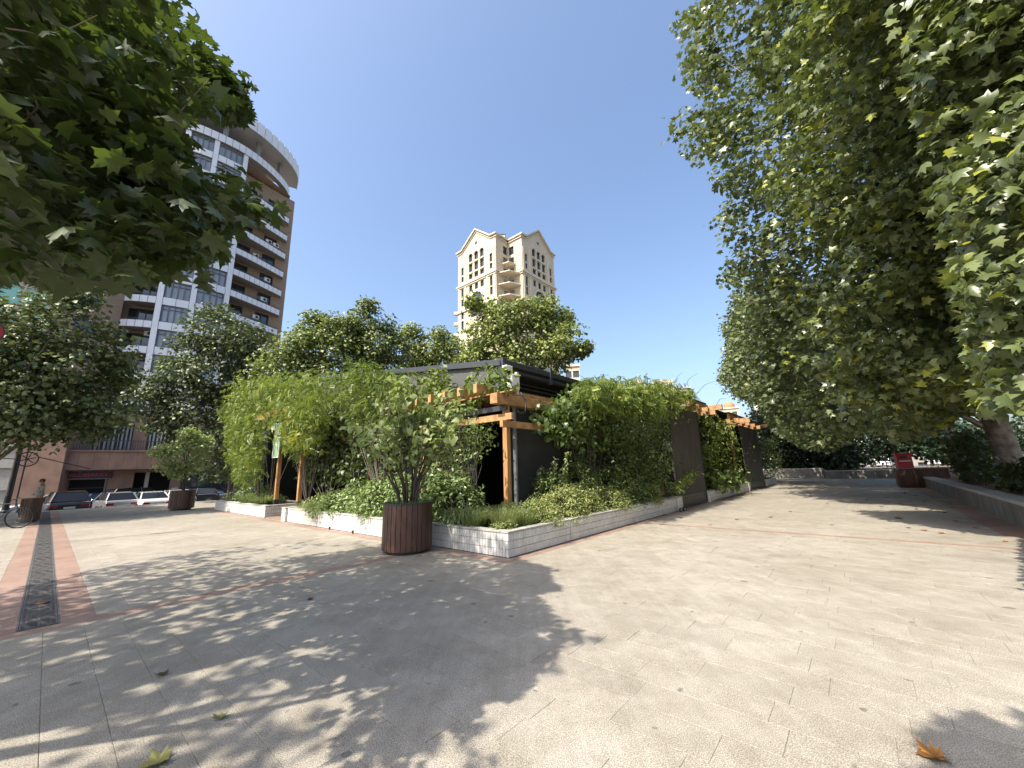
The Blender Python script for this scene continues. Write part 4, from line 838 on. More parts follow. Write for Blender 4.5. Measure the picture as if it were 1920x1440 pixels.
climber('virginia_creeper', 'dense small leaved creeper with yellow patches left of the nearer screen', [[(1150, 770), (1270, 765), (1285, 790), (1282, 840), (1270, 880), (1240, 900), (1270, 915), (1262, 930), (1220, 930), (1160, 880), (1145, 830)]], ('b', 5.75), 0.38, 460, 14, 0.36, 0.115, T_OVAL, LV, stems=[tuple(G(14.0, 5.9, 0.4)), tuple(G(13.0, 5.9, 0.4))], droop=0.8, up_w=0.6)
climber('vine_shoot', 'leafy shoot reaching out across the bottom of the nearer screen', [[(1255, 915), (1270, 905), (1300, 882), (1308, 886), (1290, 905), (1275, 922)]], ('b', 5.0), 0.15, 34, 9, 0.22, 0.12, T_OVAL, LW, stems=[tuple(G(14.4, 5.5, 0.5))])
climber('golden_creeper', 'yellow-green creeper between the two dark screens', [[(1312, 775), (1365, 790), (1385, 820), (1402, 835), (1400, 870), (1405, 890), (1395, 915), (1370, 905), (1340, 915), (1325, 880), (1315, 830)]], ('b', 5.7), 0.4, 260, 12, 0.42, 0.17, T_OVAL, LW, stems=[tuple(G(22, 5.8, 0.4)), tuple(G(25, 5.8, 0.4))], up_w=0.6)
climber('hanging_vine', 'big leaved shoot hanging over the edge of the middle planter', [[(1340, 880), (1385, 885), (1383, 910), (1372, 920), (1355, 918), (1342, 905)]], ('b', 5.15), 0.2, 34, 9, 0.34, 0.24, T_BROAD, LV, stems=[tuple(G(22.5, 5.5, 0.4))])
climber('climbing_vine', 'dark climber past the farther screen above the short planter', [[(1422, 830), (1450, 820), (1465, 860), (1462, 890), (1445, 900), (1428, 900)]], ('b', 5.9), 0.4, 110, 10, 0.5, 0.17, T_OVAL, LV, stems=[tuple(G(34.5, 5.9, 0.4))])
# bare waving tendrils on the roof line
tn = thing('vine_tendrils', 'thin leafless vine tendrils waving above the pavilion roof against the sky', 'tendrils', tuple(G(13, 6, 4.6))); mb = MB()
for x, y, dx, dy in ((1150, 728, -12, -28), (1262, 728, 18, -30), (1278, 735, 30, -35), (1300, 745, 45, -32), (1340, 765, 22, -18), (1240, 730, -10, -22), (1120, 720, 6, -14)):
    p = at_dist(x, y, 15.5); q = at_dist(x+dx, y+dy, 15.8); mid = (p+q)/2+np.array((0, 0, 0.15)); o_ = Vector(G(13, 6, 4.6)); mb.tube([Vector(p)-o_, Vector(mid)-o_, Vector(q)-o_], [0.012, 0.008, 0.004], 4)
mb.build('tendrils', BARKD, tn)

# ------------------------------------------------------------------ shrubs and grasses in the planters
def dome_shrub(name, label, a, b, ra, rb, h, leaf, tpl, m, n=90, per=16, z0=0.40, cr=0.16, cat='shrub', up_w=0.9, hang=0.0, droop=0.4, group=None):
    c = G(a, b, z0); t = thing(name, label, cat, tuple(c), group=group); P = []
    for i in range(n):
        v = RNG.normal(0, 1, 3); v /= np.linalg.norm(v); v[2] = abs(v[2]); r = RNG.uniform(0.72, 1.05)*(1+0.12*math.sin(3*math.atan2(v[1], v[0])+a)); p = GA*v[0]*ra*r+GB*v[1]*rb*r; P.append((c[0]+p[0], c[1]+p[1], z0+max(0.03, v[2]*h*r-hang*max(0, r*np.hypot(v[0], v[1])-0.8))))
    P = np.array(P); foliage('foliage', t, P, per, cr, leaf, tpl, m, centre=tuple(c), origin=tuple(c), up_w=up_w, droop=droop, varb=0.4)
    mb = MB()
    for p in P[:22]: q = Vector(p)-c; mb.tube([(0.05*q.x, 0.05*q.y, 0), tuple(q*0.6), tuple(q)], [0.012, 0.008, 0.003], 4, cap=False)
    mb.build('stems', BARKD, t, kind='stuff'); return t
# left face
dome_shrub('leafy_shrub', 'low broad green shrub just right of the entrance pier', 6.5, 15.0, 0.45, 0.5, 0.45, 0.085, T_OVAL, LSV, 60, 14)
SH = [(6.5, 13.2, 0.75, 0.9, 0.62), (6.7, 11.8, 0.85, 0.9, 0.95), (6.6, 10.4, 0.9, 0.95, 1.15), (6.75, 9.1, 0.9, 0.9, 1.30), (6.9, 8.0, 0.8, 0.8, 1.28)]
SL = ['lowest green hydrangea-leaved shrub of the bank, beside the tall grass', 'second shrub of the green bank, left of the round pot', 'middle shrub of the green bank spilling over the white wall', 'tall shrub of the bank directly behind the round pot', 'dark shrub right of the round pot behind the arching grass']
for (a, b, ra, rb, h), lb in zip(SH, SL): dome_shrub('broad_shrub', lb, a, b, ra, rb, h, 0.125, T_OVAL, LS, 170, 15, cr=0.2, hang=0.4, droop=1.0, group='shrubs banked along the left planter')
def grass(label, a, b, n, L, spread, m, droop, z0=0.42, w=0.006, rb=0.15, lean=(0, 0)):
    t = thing('ornamental_grass', label, 'grass', tuple(G(a, b, z0))); grass_blades('blades', t, (0, 0, 0), n, L, spread, m, droop, w, rb, lean=lean)
grass('arching grass tuft hanging over the white wall near the entrance', 6.1, 13.9, 800, 1.0, 0.85, LG, 0.95, w=0.007, lean=(-0.2, -0.15)); grass('second arching grass tuft beside it', 6.05, 13.3, 450, 0.8, 0.85, LG, 0.95, lean=(-0.2, -0.1))
grass('dark arching sedge just right of the round pot', 6.3, 7.0, 900, 1.05, 0.75, LS, 1.0, w=0.008); grass('dark arching sedge nearer the corner post', 6.7, 6.5, 600, 0.9, 0.7, LS, 0.95, w=0.008)
for k, (a, b) in enumerate(((6.3, 5.7), (6.5, 6.0), (6.75, 5.6), (6.05, 6.4))): grass(['fine upright grass at the planter corner, front tuft', 'fine upright grass behind the front corner tuft', 'fine grass tuft right of the planter corner', 'low grass tuft left of the planter corner', 'short grass tuft on the very corner of the planter', 'grass tuft between the corner and the variegated shrub'][k], a, b, 330, 0.85, 0.55, LG, 0.62, w=0.0045, rb=0.2)
grass('small yellow grass tuft at the wall top, middle of the bank', 5.95, 10.2, 200, 0.4, 0.8, LG, 0.9); grass('small yellow grass tuft near the tall grass', 5.95, 12.6, 200, 0.35, 0.8, LG, 0.9)
grass('long grass hanging over the wall left of the entrance', 6.1, 19.0, 800, 0.9, 0.8, LG, 0.8, w=0.008); grass('green grass bank farther left along the entrance planter', 6.3, 21.0, 900, 0.9, 0.7, LS, 0.6, w=0.01, rb=0.5)
dome_shrub('leafy_shrub', 'low shrub at the far left end of the entrance planter', 6.7, 23.6, 0.8, 1.1, 0.85, 0.14, T_OVAL, LS, 80, 14, cr=0.28); dome_shrub('leafy_shrub', 'small shrub left of the entrance post', 6.5, 19.2, 0.4, 0.4, 0.5, 0.1, T_OVAL, LSV, 40, 12)
dome_shrub('rosemary_bush', 'needle-like dark bush behind the grasses of the entrance planter', 6.9, 22.3, 0.6, 0.8, 0.9, 0.10, T_OVAL, LV, 60, 14, cr=0.25)
# right face
dome_shrub('low_plant', 'low leafy plant on the soil left of the planter corner', 6.25, 6.9, 0.3, 0.45, 0.3, 0.06, T_OVAL, LS, 60, 20, cr=0.12)
dome_shrub('low_plant', 'small leafy plant right at the planter corner', 6.1, 5.6, 0.22, 0.25, 0.2, 0.05, T_OVAL, LSV, 40, 18, cr=0.1)
dome_shrub('low_plant', 'low dark plant behind the corner grasses by the wooden post', 6.9, 6.2, 0.35, 0.4, 0.45, 0.07, T_OVAL, LS, 60, 20, cr=0.14)
SR = [(7.5, 5.75, 0.55, 0.45, 0.42, LSV, 'variegated yellow-green shrub nearest the planter corner'), (8.5, 5.75, 0.6, 0.55, 0.55, LSV, 'variegated shrub, second from the corner on the right side'), (9.5, 5.9, 0.65, 0.6, 0.62, LSV, 'variegated shrub, third from the corner on the right side'), (8.9, 6.35, 0.7, 0.5, 0.85, LS, 'green shrub behind the variegated ones'), (10.2, 6.2, 0.75, 0.6, 1.22, LS, 'tall rounded green shrub standing above the right planter'), (11.3, 5.95, 0.75, 0.65, 0.92, LS, 'rounded green shrub right of the tallest one'), (12.4, 5.85, 0.8, 0.6, 0.78, LS, 'green shrub before the creeper'), (10.6, 5.6, 0.5, 0.45, 0.45, LSV, 'low pale shrub hanging over the coping in the middle of the right side'), (13.3, 5.7, 0.6, 0.5, 0.5, LSV, 'last low pale shrub before the tiled pier')]
for a, b, ra, rb, h, m_, lb in SR: dome_shrub('mounded_shrub', lb, a, b, ra*1.15, rb*1.15, h*1.3, 0.058 if m_ is LSV else 0.068, T_OVAL, m_, 150, 26, cr=0.15, hang=0.3, group='shrubs along the right planter', up_w=0.8)
# three columns of curled leaves
for k, (x, y0, y1, lean) in enumerate(((1010, 925, 878, 4), (1032, 915, 860, 8), (1052, 905, 848, 14))):
    p0 = at_dist(x, y0, 10.6); p1 = at_dist(x+lean, y1, 10.6); t = thing('upright_shoot', ['shortest upright shoot with curled leaves against the dark screen', 'middle upright shoot with curled leaves', 'rightmost and tallest upright shoot with curled leaves'][k], 'plant', tuple(p0))
    cl = np.array([p0+(p1-p0)*s for s in np.linspace(0, 1, 12)]); foliage('foliage', t, cl, 9, 0.075, 0.085, T_OVAL, LC, origin=p0, droop=1.2); m_ = MB(); m_.tube([(0, 0, -0.5), tuple(Vector(p1-p0))], [0.012, 0.006], 5); m_.build('stem', BARKD, t)
for a, lb in ((20.5, 'leafy shrub at the near end of the middle planter'), (24.4, 'shrub in the middle planter under the golden creeper')): dome_shrub('leafy_shrub', lb, a, 5.9, 0.9, 0.5, 0.8, 0.13, T_OVAL, LV, 70, 14, cr=0.25)

# ------------------------------------------------------------------ background trees
def lobe_tree(name, label, lobes, D, zfoot, leaf, m, tpl=T_FAR, per=14, cr=0.75, dens=1.0, rr=0.25, trunk_x=None, centre_off=0, squash=1.0, hollow=0.55, zmin=1.5):
    cx = trunk_x if trunk_x is not None else sum(l[0] for l in lobes)/len(lobes); base = at_dist(cx, 850, D); base[2] = zfoot
    t = thing(name, label, 'tree', tuple(base)); cl = []
    for l in lobes:
        x, y, r = l[:3]; d = D+(l[3] if len(l) > 3 else RNG.uniform(-1.2, 1.2)); c = at_dist(x, y, d); c0 = c-EYEP; w = c0@_f; th = math.acos(min(1, w/np.linalg.norm(c0))); R_ = r*w*math.cos(th)**0.5/FPX
        n = int(dens*14*(R_/1.0)**2); n = max(14, min(n, 160))
        for k in range(n):
            v = RNG.normal(0, 1, 3); v /= np.linalg.norm(v); s = R_*RNG.uniform(hollow, 1.0)*(1+0.10*math.sin(4*v[0]+x)+0.1*math.sin(5*v[2]+y)); cl.append(c+v*s*np.array([1, 1, squash]))
    cl = np.array(cl); cl = cl[cl[:, 2] > zmin]; cen = cl.mean(0)
    foliage('foliage', t, cl, per, cr, leaf, tpl, m, centre=tuple(cen), origin=base, up_w=0.65, varb=0.35)
    branches(t, base, np.array((base[0], base[1], zfoot+max(2.2, (cen[2]-zfoot)*0.5))), rr, list(cl[RNG.permutation(len(cl))[:110]]), 10, BARK, origin=base, n=8, twig_r=0.03)
    return t
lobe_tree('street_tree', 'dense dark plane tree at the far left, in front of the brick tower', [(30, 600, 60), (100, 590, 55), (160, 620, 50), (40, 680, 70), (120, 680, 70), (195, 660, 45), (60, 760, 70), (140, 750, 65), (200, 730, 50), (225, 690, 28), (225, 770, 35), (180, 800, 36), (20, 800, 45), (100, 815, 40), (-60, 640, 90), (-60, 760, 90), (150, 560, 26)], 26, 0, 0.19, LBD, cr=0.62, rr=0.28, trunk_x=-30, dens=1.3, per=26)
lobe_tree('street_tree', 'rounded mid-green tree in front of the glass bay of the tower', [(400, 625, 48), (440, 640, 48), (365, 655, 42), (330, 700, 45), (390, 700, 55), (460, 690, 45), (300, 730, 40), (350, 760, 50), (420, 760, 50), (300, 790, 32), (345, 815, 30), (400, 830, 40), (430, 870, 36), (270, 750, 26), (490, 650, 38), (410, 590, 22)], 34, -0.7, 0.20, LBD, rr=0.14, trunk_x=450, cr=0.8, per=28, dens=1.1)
lobe_tree('plane_tree', 'sunlit plane tree behind the wisteria, left of centre', [(560, 640, 34), (600, 620, 36), (560, 690, 40), (615, 660, 45), (540, 650, 26), (590, 600, 14), (520, 690, 40), (500, 740, 50), (600, 720, 50)], 30, 0, 0.21, LB, cr=0.72, dens=1.5, per=26)
lobe_tree('plane_tree', 'tallest sunlit plane tree above the left part of the pavilion roof', [(680, 605, 34), (660, 640, 40), (705, 640, 36), (640, 610, 24), (725, 610, 18), (690, 575, 12), (740, 660, 36), (680, 690, 44)], 32, 0, 0.21, LB, cr=0.72, dens=1.5, per=26)
lobe_tree('plane_tree', 'lower flat-topped tree between the tall plane tree and the centre tree', [(770, 640, 26), (800, 655, 30), (750, 630, 18), (830, 650, 28), (860, 660, 24), (790, 690, 36), (840, 690, 34), (825, 628, 10), (775, 618, 10)], 36, 0, 0.22, LB, cr=0.72, dens=1.5, per=25)
lobe_tree('plane_tree', 'big leafy tree in front of the pale gabled tower', [(905, 590, 26), (940, 600, 34), (985, 590, 32), (1020, 580, 26), (1045, 600, 30), (1070, 625, 24), (895, 640, 30), (940, 650, 42), (1000, 640, 44), (1050, 650, 34), (1080, 660, 16), (890, 565, 10), (1095, 650, 6), (960, 690, 40), (1030, 685, 32), (880, 680, 24)], 25, 0, 0.19, LB, cr=0.58, dens=1.9, per=28)
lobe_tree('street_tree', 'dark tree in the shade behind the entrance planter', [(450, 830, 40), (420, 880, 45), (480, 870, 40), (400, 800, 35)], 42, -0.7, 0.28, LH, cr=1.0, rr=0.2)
# dark understorey at the end of the plaza on the right
def hedge(name, label, poly, D0, D1, n, leaf, m, cr=0.9, zmin=0.6):
    xs = [p[0] for p in poly]; ys = [p[1] for p in poly]; px = np.stack([RNG.uniform(min(xs), max(xs), n*4), RNG.uniform(min(ys), max(ys), n*4)], 1); px = px[inpoly(px, poly)][:n]
    d = rays(px); D = RNG.uniform(D0, D1, len(px)); P = EYEP+d*(D/np.hypot(d[:, 0], d[:, 1]))[:, None]; P = P[P[:, 2] > zmin]; c = P.mean(0); c[2] = 0.5
    t = thing(name, label, 'hedge', tuple(c)); foliage('foliage', t, P, 16, cr, leaf, T_FAR, m, origin=c, up_w=0.6)
    mb = MB()
    for p in P[:40]: q = Vector(p-c); mb.tube([(q.x, q.y, 0), tuple(q)], [0.03, 0.012], 4, cap=False)
    mb.build('stems', BARKD, t, kind='stuff')
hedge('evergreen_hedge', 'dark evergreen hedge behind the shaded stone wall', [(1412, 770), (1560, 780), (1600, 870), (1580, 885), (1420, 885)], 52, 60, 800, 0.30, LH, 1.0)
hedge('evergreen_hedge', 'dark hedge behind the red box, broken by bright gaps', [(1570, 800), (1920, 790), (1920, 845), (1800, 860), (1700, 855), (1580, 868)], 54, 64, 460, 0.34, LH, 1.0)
hedge('leafy_bush', 'green bush left of the mottled trunk on the raised bed', [(1785, 815), (1825, 810), (1835, 850), (1862, 900), (1850, 915), (1800, 870)], 24, 29, 110, 0.16, LPS, 0.45, 0.5)
hedge('leafy_bush', 'dark low bush at the foot of the mottled trunk', [(1885, 880), (1990, 850), (1990, 920), (1900, 912)], 19, 23, 110, 0.16, LPS, 0.4, 0.45)
# lamp posts under the trees
def lamp_post(loc, label, h=4.2, r=0.06):
    t = thing('lamp_post', label, 'lamp post', tuple(loc), group='black lamp posts')
    m_ = MB(); m_.lathe((0, 0, 0), [(r*2.4, 0), (r*2.4, 0.1), (r*1.5, 0.16), (r*1.3, 0.9), (r, 1.0), (r*0.8, h)], 14); m_.build('post', DARK, t, smooth=False)
    m_ = MB(); m_.lathe((0, 0, h+0.012), [(0.06, 0), (0.16, 0.06), (0.20, 0.42), (0.24, 0.44), (0.05, 0.58), (0, 0.6)], 12); m_.build('lantern', mat('lantern', (0.05, 0.05, 0.05), 0.4), t)
    return t
lamp_post(on_ground(1795, 888, 0.48), 'dark lamp post on the raised bed left of the mottled trunk', 4.3, 0.10); lamp_post(on_ground(1748, 876, 0.48), 'thinner dark post farther away behind the long slatted box', 4.0, 0.07)

# ------------------------------------------------------------------ pale gabled tower in the centre
CREAM = mat('cream_stone', (0.52, 0.445, 0.325), 0.8, noise=0.10, scale=0.5); CREAM2 = mat('cream_trim', (0.56, 0.49, 0.375), 0.75)
GLASS = mat('window_glass', (0.030, 0.040, 0.055), 0.08, spec=0.9); GLASSL = mat('window_glass_sky_tint', (0.27, 0.30, 0.335), 0.12, spec=0.9, noise=0.3, scale=0.4); FRAME = mat('window_frame', (0.05, 0.055, 0.06), 0.5); BRASS = mat('white_panel', (0.66, 0.68, 0.72), 0.35, noise=0.05, scale=1)  # GLASSL has the pale sky reflection put into its base colour
def arch_poly(w, h, n=8):
    r = w/2; return [(-r, 0), (r, 0), (r, h-r)]+[(r*math.cos(PI*i/n), h-r+r*math.sin(PI*i/n)) for i in range(1, n)]+[(-r, h-r)]
def facade(parent, name, m, W, z0, z1, holes, depth, T=None, top=None, off=0.0):
    """wall face in local x,z (outside towards -y) with rectangular openings (x0,x1,z0,z1) and reveals"""
    xs = sorted({0, W}|{h[0] for h in holes}|{h[1] for h in holes}); zs = sorted({z0, z1}|{h[2] for h in holes}|{h[3] for h in holes}); mb = MB()
    for i in range(len(xs)-1):
        for j in range(len(zs)-1):
            cx, cz = (xs[i]+xs[i+1])/2, (zs[j]+zs[j+1])/2
            if any(h[0] < cx < h[1] and h[2] < cz < h[3] for h in holes): continue
            mb.quad((xs[i], off, zs[j]), (xs[i+1], off, zs[j]), (xs[i+1], off, zs[j+1]), (xs[i], off, zs[j+1]))
    for a, b, c, d in [h[:4] for h in holes]:
        e = off+depth; mb.quad((a, off, c), (a, e, c), (b, e, c), (b, off, c)); mb.quad((a, off, d), (b, off, d), (b, e, d), (a, e, d)); mb.quad((a, off, c), (a, off, d), (a, e, d), (a, e, c)); mb.quad((b, off, c), (b, e, c), (b, e, d), (b, off, d))
    if top: mb.add([(x, off, z) for x, z in top], [tuple(range(len(top)))])
    o = mb.build(name, m, parent, recalc=False)
    if T: o.matrix_local = T
    return o
def window(parent, T, x0, x1, z0, z1, dep, panes=2, glass=None, arch=False, trans=0.0):
    fr = MB(); w = 0.07; y = dep-0.05
    fr.box(((x0+x1)/2, y, z0+w/2), (x1-x0, 0.06, w)); fr.box(((x0+x1)/2, y, z1-w/2), (x1-x0, 0.06, w))
    for i in range(panes+1): fr.box((x0+w/2+(x1-x0-w)*i/panes, y, (z0+z1)/2), (w, 0.058, z1-z0-2*w))
    if trans: fr.box(((x0+x1)/2, y, z0+(z1-z0)*trans), (x1-x0-2*w, 0.056, w))
    if arch:
        r = (x1-x0)/2; cx = (x0+x1)/2; cz = z1-r
        for s in (-1, 1):
            pts = [(cx+s*r, cz), (cx+s*r, z1)]+[(cx+s*r*math.sin(PI/2*i/5), cz+r*math.cos(PI/2*i/5)) for i in range(0, 5)]
            vs = [(p[0], 0.012, p[1]) for p in pts]; fr.cur = 1; fr.add(vs, [tuple(range(len(vs)))]); fr.cur = 0
    o = fr.build('window', [FRAME, CREAM], parent, recalc=False); o.matrix_local = T
    p = MB(); p.quad((x0, dep, z0), (x1, dep, z0), (x1, dep, z1), (x0, dep, z1)); p.build('pane', glass or GLASS, o, recalc=False); return o
PT = (-3.45, 96.9); QT = (3.66, 97.4); tz = -0.8
tw = thing('gabled_tower', 'pale cream high-rise with twin gables and arched windows rising behind the centre tree', 'building', (0, 100, tz))
def TT(org, dirx, z=0):
    """local x along dirx, local y into the building (to the left-hand inside), parented to the tower"""
    x = Vector((dirx[0], dirx[1], 0)).normalized(); y = Vector((-x.y, x.x, 0)); M = Matrix(((x.x, y.x, 0, org[0]), (x.y, y.y, 0, org[1]-100), (0, 0, 1, z-tz), (0, 0, 0, 1))); return M
A2 = Vector((GA[0], GA[1])); B2 = Vector((GB[0], GB[1]))
Pv, Qv = Vector(PT), Vector(QT); L_ = 15.4
# left face runs from its far end to P; right face from Q away
TL = TT(Pv+B2*L_, -B2); TR = TT(Qv, A2); EV = 65.4; PK = 69.9
def gabled_face(T):
    holes = []; wins = []
    for x in (1.9, L_-1.9):
        for z0_, z1_ in ((55.6, 57.3), (57.7, 60.2), (47.9, 50.2), (50.5, 53.4), (41, 43.5), (44, 46)): wins.append((x-0.5, x+0.5, z0_, z1_, 1, False))
    for x in (L_/2-2.3, L_/2, L_/2+2.3):
        wins += [(x-0.75, x+0.75, 60.6, 63.2, 2, True), (x-0.75, x+0.75, 57.4, 60.0, 2, False), (x-0.75, x+0.75, 55.3, 56.8, 2, False), (x-0.65, x+0.65, 51.5, 53.4, 2, False), (x-0.65, x+0.65, 38.5, 40.5, 2, False)]
    wins.append((L_/2-2.3, L_/2+2.3, 43.5, 50.6, 3, True))
    for z in (14, 18, 22, 26, 30, 34):
        for x in (1.9, 4.6, 7.7, 10.8, L_-1.9): wins.append((x-0.7, x+0.7, z, z+2, 2, False))
    holes = [w[:4] for w in wins]
    facade(tw, 'wall', CREAM, L_, 0, EV, holes, 0.45, T, top=[(0, EV), (L_, EV), (L_-1.6, EV+0.01), (L_/2, PK), (1.6, EV+0.01)])
    for w in wins: window(tw, T, w[0], w[1], w[2], w[3], 0.4, w[4], arch=w[5])
    tr = MB()
    for z, h, d in ((54.3, 0.45, 0.45), (53.75, 0.25, 0.25), (46.2, 0.35, 0.35), (40.9 if False else 60.9+0.2, 0.0, 0.0)):
        if h: tr.box((L_/2, -d/2, z), (L_+2*d-0.01, d, h))
    # cornice following the gable
    path = [(-0.5, EV), (1.8, EV+0.15), (L_/2, PK+0.25), (L_-1.8, EV+0.15), (L_+0.5, EV)]
    for (xa, za), (xb, zb) in zip(path[:-1], path[1:]): tr.bar((xa, -0.15, za), (xb, -0.15, zb), 0.9, 0.38); tr.bar((xa, -0.10, za-0.75), (xb, -0.10, zb-0.75), 0.3, 0.18)
    for x in (0.55, 3.3, L_-3.3, L_-0.55): tr.box((x, -0.09, 58.2), (0.5, 0.18, 7.3)); tr.box((x, -0.10, 50.2), (0.45, 0.20, 7.0))
    for x in (L_/2-2.3, L_/2, L_/2+2.3):
        for k in range(8): a0, a1 = PI*k/8, PI*(k+1)/8; tr.bar((x+1.0*math.cos(a0), -0.06, 62.45+1.0*math.sin(a0)), (x+1.0*math.cos(a1), -0.06, 62.45+1.0*math.sin(a1)), 0.12, 0.22)
        tr.box((x, -0.12, 60.3), (1.7, 0.3, 0.42)); tr.box((x, -0.12, 57.1), (1.7, 0.3, 0.42))
    for k in range(12): a0, a1 = PI*k/12, PI*(k+1)/12; tr.bar((L_/2+2.6*math.cos(a0), -0.1, 48.3+2.6*math.sin(a0)), (L_/2+2.6*math.cos(a1), -0.1, 48.3+2.6*math.sin(a1)), 0.2, 0.4)
    o = tr.build('cornice', CREAM2, tw); o.matrix_local = T
    oc = MB(); oc.tube([(L_/2, -0.05, 65.9), (L_/2, 0.05, 65.9)], 0.5, 14); o = oc.build('round_window', GLASS, tw); o.matrix_local = T
gabled_face(TL); gabled_face(TR)
# re-entrant corner with balconies: P -> N along the a axis, N -> Q
TN1 = TT(Pv, A2); TN2 = TT(Pv+A2*5.06, -B2)
for T, side in ((TN1, 0), (TN2, 1)):
    wins = []
    for z in [62.0, 58.6, 55.4, 51.9, 48.6, 45.2, 41.8, 38.4, 35.0, 31.6, 28.2, 24.8, 21.4]:
        wins.append((3.0, 4.8, z-1.4, z+1.1, 2, False) if side == 0 else (0.3, 2.1, z-1.4, z+1.1, 2, False))
    facade(tw, 'wall', CREAM, 5.06, 0, EV-0.01, [w[:4] for w in wins], 0.4, T)
    for w in wins: window(tw, T, *w[:4], 0.35, w[4], glass=GLASSL if w[2] < 51 else GLASS)
    tr = MB()
    for z, h, d in ((54.3, 0.45, 0.45), (53.75, 0.25, 0.25), (46.2, 0.35, 0.35), (EV, 0.4, 0.5), (EV-0.8, 0.2, 0.3)): tr.box((2.53, -d/2, z), (5.0, d, h))
    o = tr.build('cornice', CREAM2, tw); o.matrix_local = T
Nv = Pv+A2*5.06
for z in (57.3, 54.0, 50.6, 47.2, 43.8, 40.4, 37.0, 33.6):
    s = 4.4 if z < 57 else 2.8; p1 = Nv-A2*s; p2 = Nv+(-B2)*s; tip = Nv-A2*s*0.55-B2*s*0.55+Vector((0, -1.2)); n0 = Nv
    bal = MB(); bal.prism([(p.x, p.y-100) for p in (n0, p1, tip, p2)], z-0.28-tz, z-tz); bo = bal.build('balcony', CREAM2, tw)
    rl = MB()
    for q0, q1 in ((p1, tip), (tip, p2)):
        for zz in (z+0.5, z+1.0): rl.bar((q0.x, q0.y-100, zz-tz), (q1.x, q1.y-100, zz-tz), 0.05)
        for i in range(6): q = q0.lerp(q1, (i+0.5)/6); rl.box((q.x, q.y-100, z+0.5-tz), (0.04, 0.04, 1.0))
    rl.build('railing', FRAME, bo)
# hidden rear walls and the roof terrace
bk = MB(); pts = [Pv+B2*L_, Pv, Nv, Qv, Qv+A2*L_, Qv+A2*L_+B2*20.2, Pv+B2*L_+A2*5]
bk.add([(p.x, p.y-100, EV-0.5-tz) for p in pts], [tuple(range(len(pts)))])
r1 = pts[4]; r2 = pts[5]; r3 = pts[6]; r4 = pts[0]
for p, q in ((r1, r2), (r2, r3), (r3, r4)): bk.quad((p.x, p.y-100, -tz), (q.x, q.y-100, -tz), (q.x, q.y-100, EV-tz), (p.x, p.y-100, EV-tz))
bk.build('rear_walls', CREAM, tw, recalc=False)
for p, s in (((1.0, 106), (2.2, 2.2, 1.8)), ((-4.2, 104), (2.6, 2.4, 2.6)), ((-1.6, 103), (1.5, 1.5, 1.3))):
    c_ = MB(); c_.box((p[0], p[1]-100, 66.5-tz), (s[0], s[1], s[2]+2.8)); co_ = c_.build('roof_unit', CREAM2, tw); c_ = MB(); c_.box((p[0], p[1]-100, 67.95+s[2]/2-tz), (s[0]+0.3, s[1]+0.3, 0.1)); c_.build('cap', DARK, co_)
for k in range(9): c_ = MB(); z = 20+k*3.3; e = Pv+B2*(L_+0.5); c_.box((e.x, e.y-100, z-tz), (1.6, 1.2, 0.9)); o = c_.build('side_balcony', CREAM2, tw)

# ------------------------------------------------------------------ distant blocks seen over the pavilion
def block(label, x0, x1, ytop, D, m, floors=3, dep=12, rows=True, steps=None, base=0):
    p = at_dist(x0, ytop, D); q = at_dist(x1, ytop, D); p[2] = q[2] = 0; c = (p+q)/2; c[2] = tz; ang = math.atan2(q[1]-p[1], q[0]-p[0]); W = math.hypot(*(q-p)[:2]); ztop = at_dist((x0+x1)/2, ytop, D)[2]
    t = thing('distant_block', label, 'building', tuple(c), ang); h = ztop-tz
    wins = []; n = max(2, int(W/3.2)); 
    for f in range(floors):
        for i in range(n): x = (i+0.5)*W/n; wins.append((x-0.7, x+0.7, h-1.8-3.3*f-1.3, h-1.8-3.3*f+0.3))
    T = Matrix.Translation((-W/2, 0, 0)); facade(t, 'wall', m, W, 0, h, wins, 0.3, T)
    for w in wins: window(t, T, *w, 0.28, 2)
    b = MB(); b.quad((-W/2, 0, 0), (-W/2, 0, h), (-W/2, dep, h), (-W/2, dep, 0)); b.quad((W/2, 0, 0), (W/2, dep, 0), (W/2, dep, h), (W/2, 0, h)); b.quad((-W/2, 0, h), (W/2, 0, h), (W/2, dep, h), (-W/2, dep, h)); b.quad((-W/2, dep, 0), (-W/2, dep, h), (W/2, dep, h), (W/2, dep, 0)); b.build('rear_walls', m, t, recalc=False)
    c_ = MB(); c_.box((0, -0.15, h-0.2), (W+0.4, 0.3, 0.5)); c_.build('parapet', CREAM2, t)
    for s in (steps or []): c_ = MB(); c_.box((s[0]*W, 3, h+s[2]/2), (s[1], 5, s[2])); c_.build('roof_room', m, t)
    return t, h, W
BEI = mat('beige_block', (0.42, 0.35, 0.28), 0.85, noise=0.1); TUFF = mat('tuff_pink', (0.25, 0.15, 0.11), 0.85, noise=0.22, scale=1.2, bump=0.1); GRB = mat('grey_block', (0.27, 0.24, 0.22), 0.85, noise=0.1)
block('small pale block with a rounded corner peeping right of the centre tree', 1058, 1086, 684, 90, CREAM, 2)
bl, h, W = block('long beige block on the skyline above the pavilion vines', 1182, 1262, 722, 150, BEI, 2, steps=[(-0.35, 5, 2.2), (0.1, 4, 1.2), (0.35, 5, 1.6)])
m_ = MB(); m_.tube([(-0.3*W, 3, h), (-0.3*W, 3, h+5)], 0.12, 5); m_.build('mast', WHITEP, bl)
block('grey-brown block at the right end of the skyline above the vines', 1262, 1293, 726, 130, GRB, 3)
block('cream tower glimpsed through the left edge of the right-hand trees', 1385, 1432, 575, 120, CREAM, 8)
bl, h, W = block('low pale building under the trees with a small ochre dome', 1350, 1385, 764, 150, CREAM, 1)
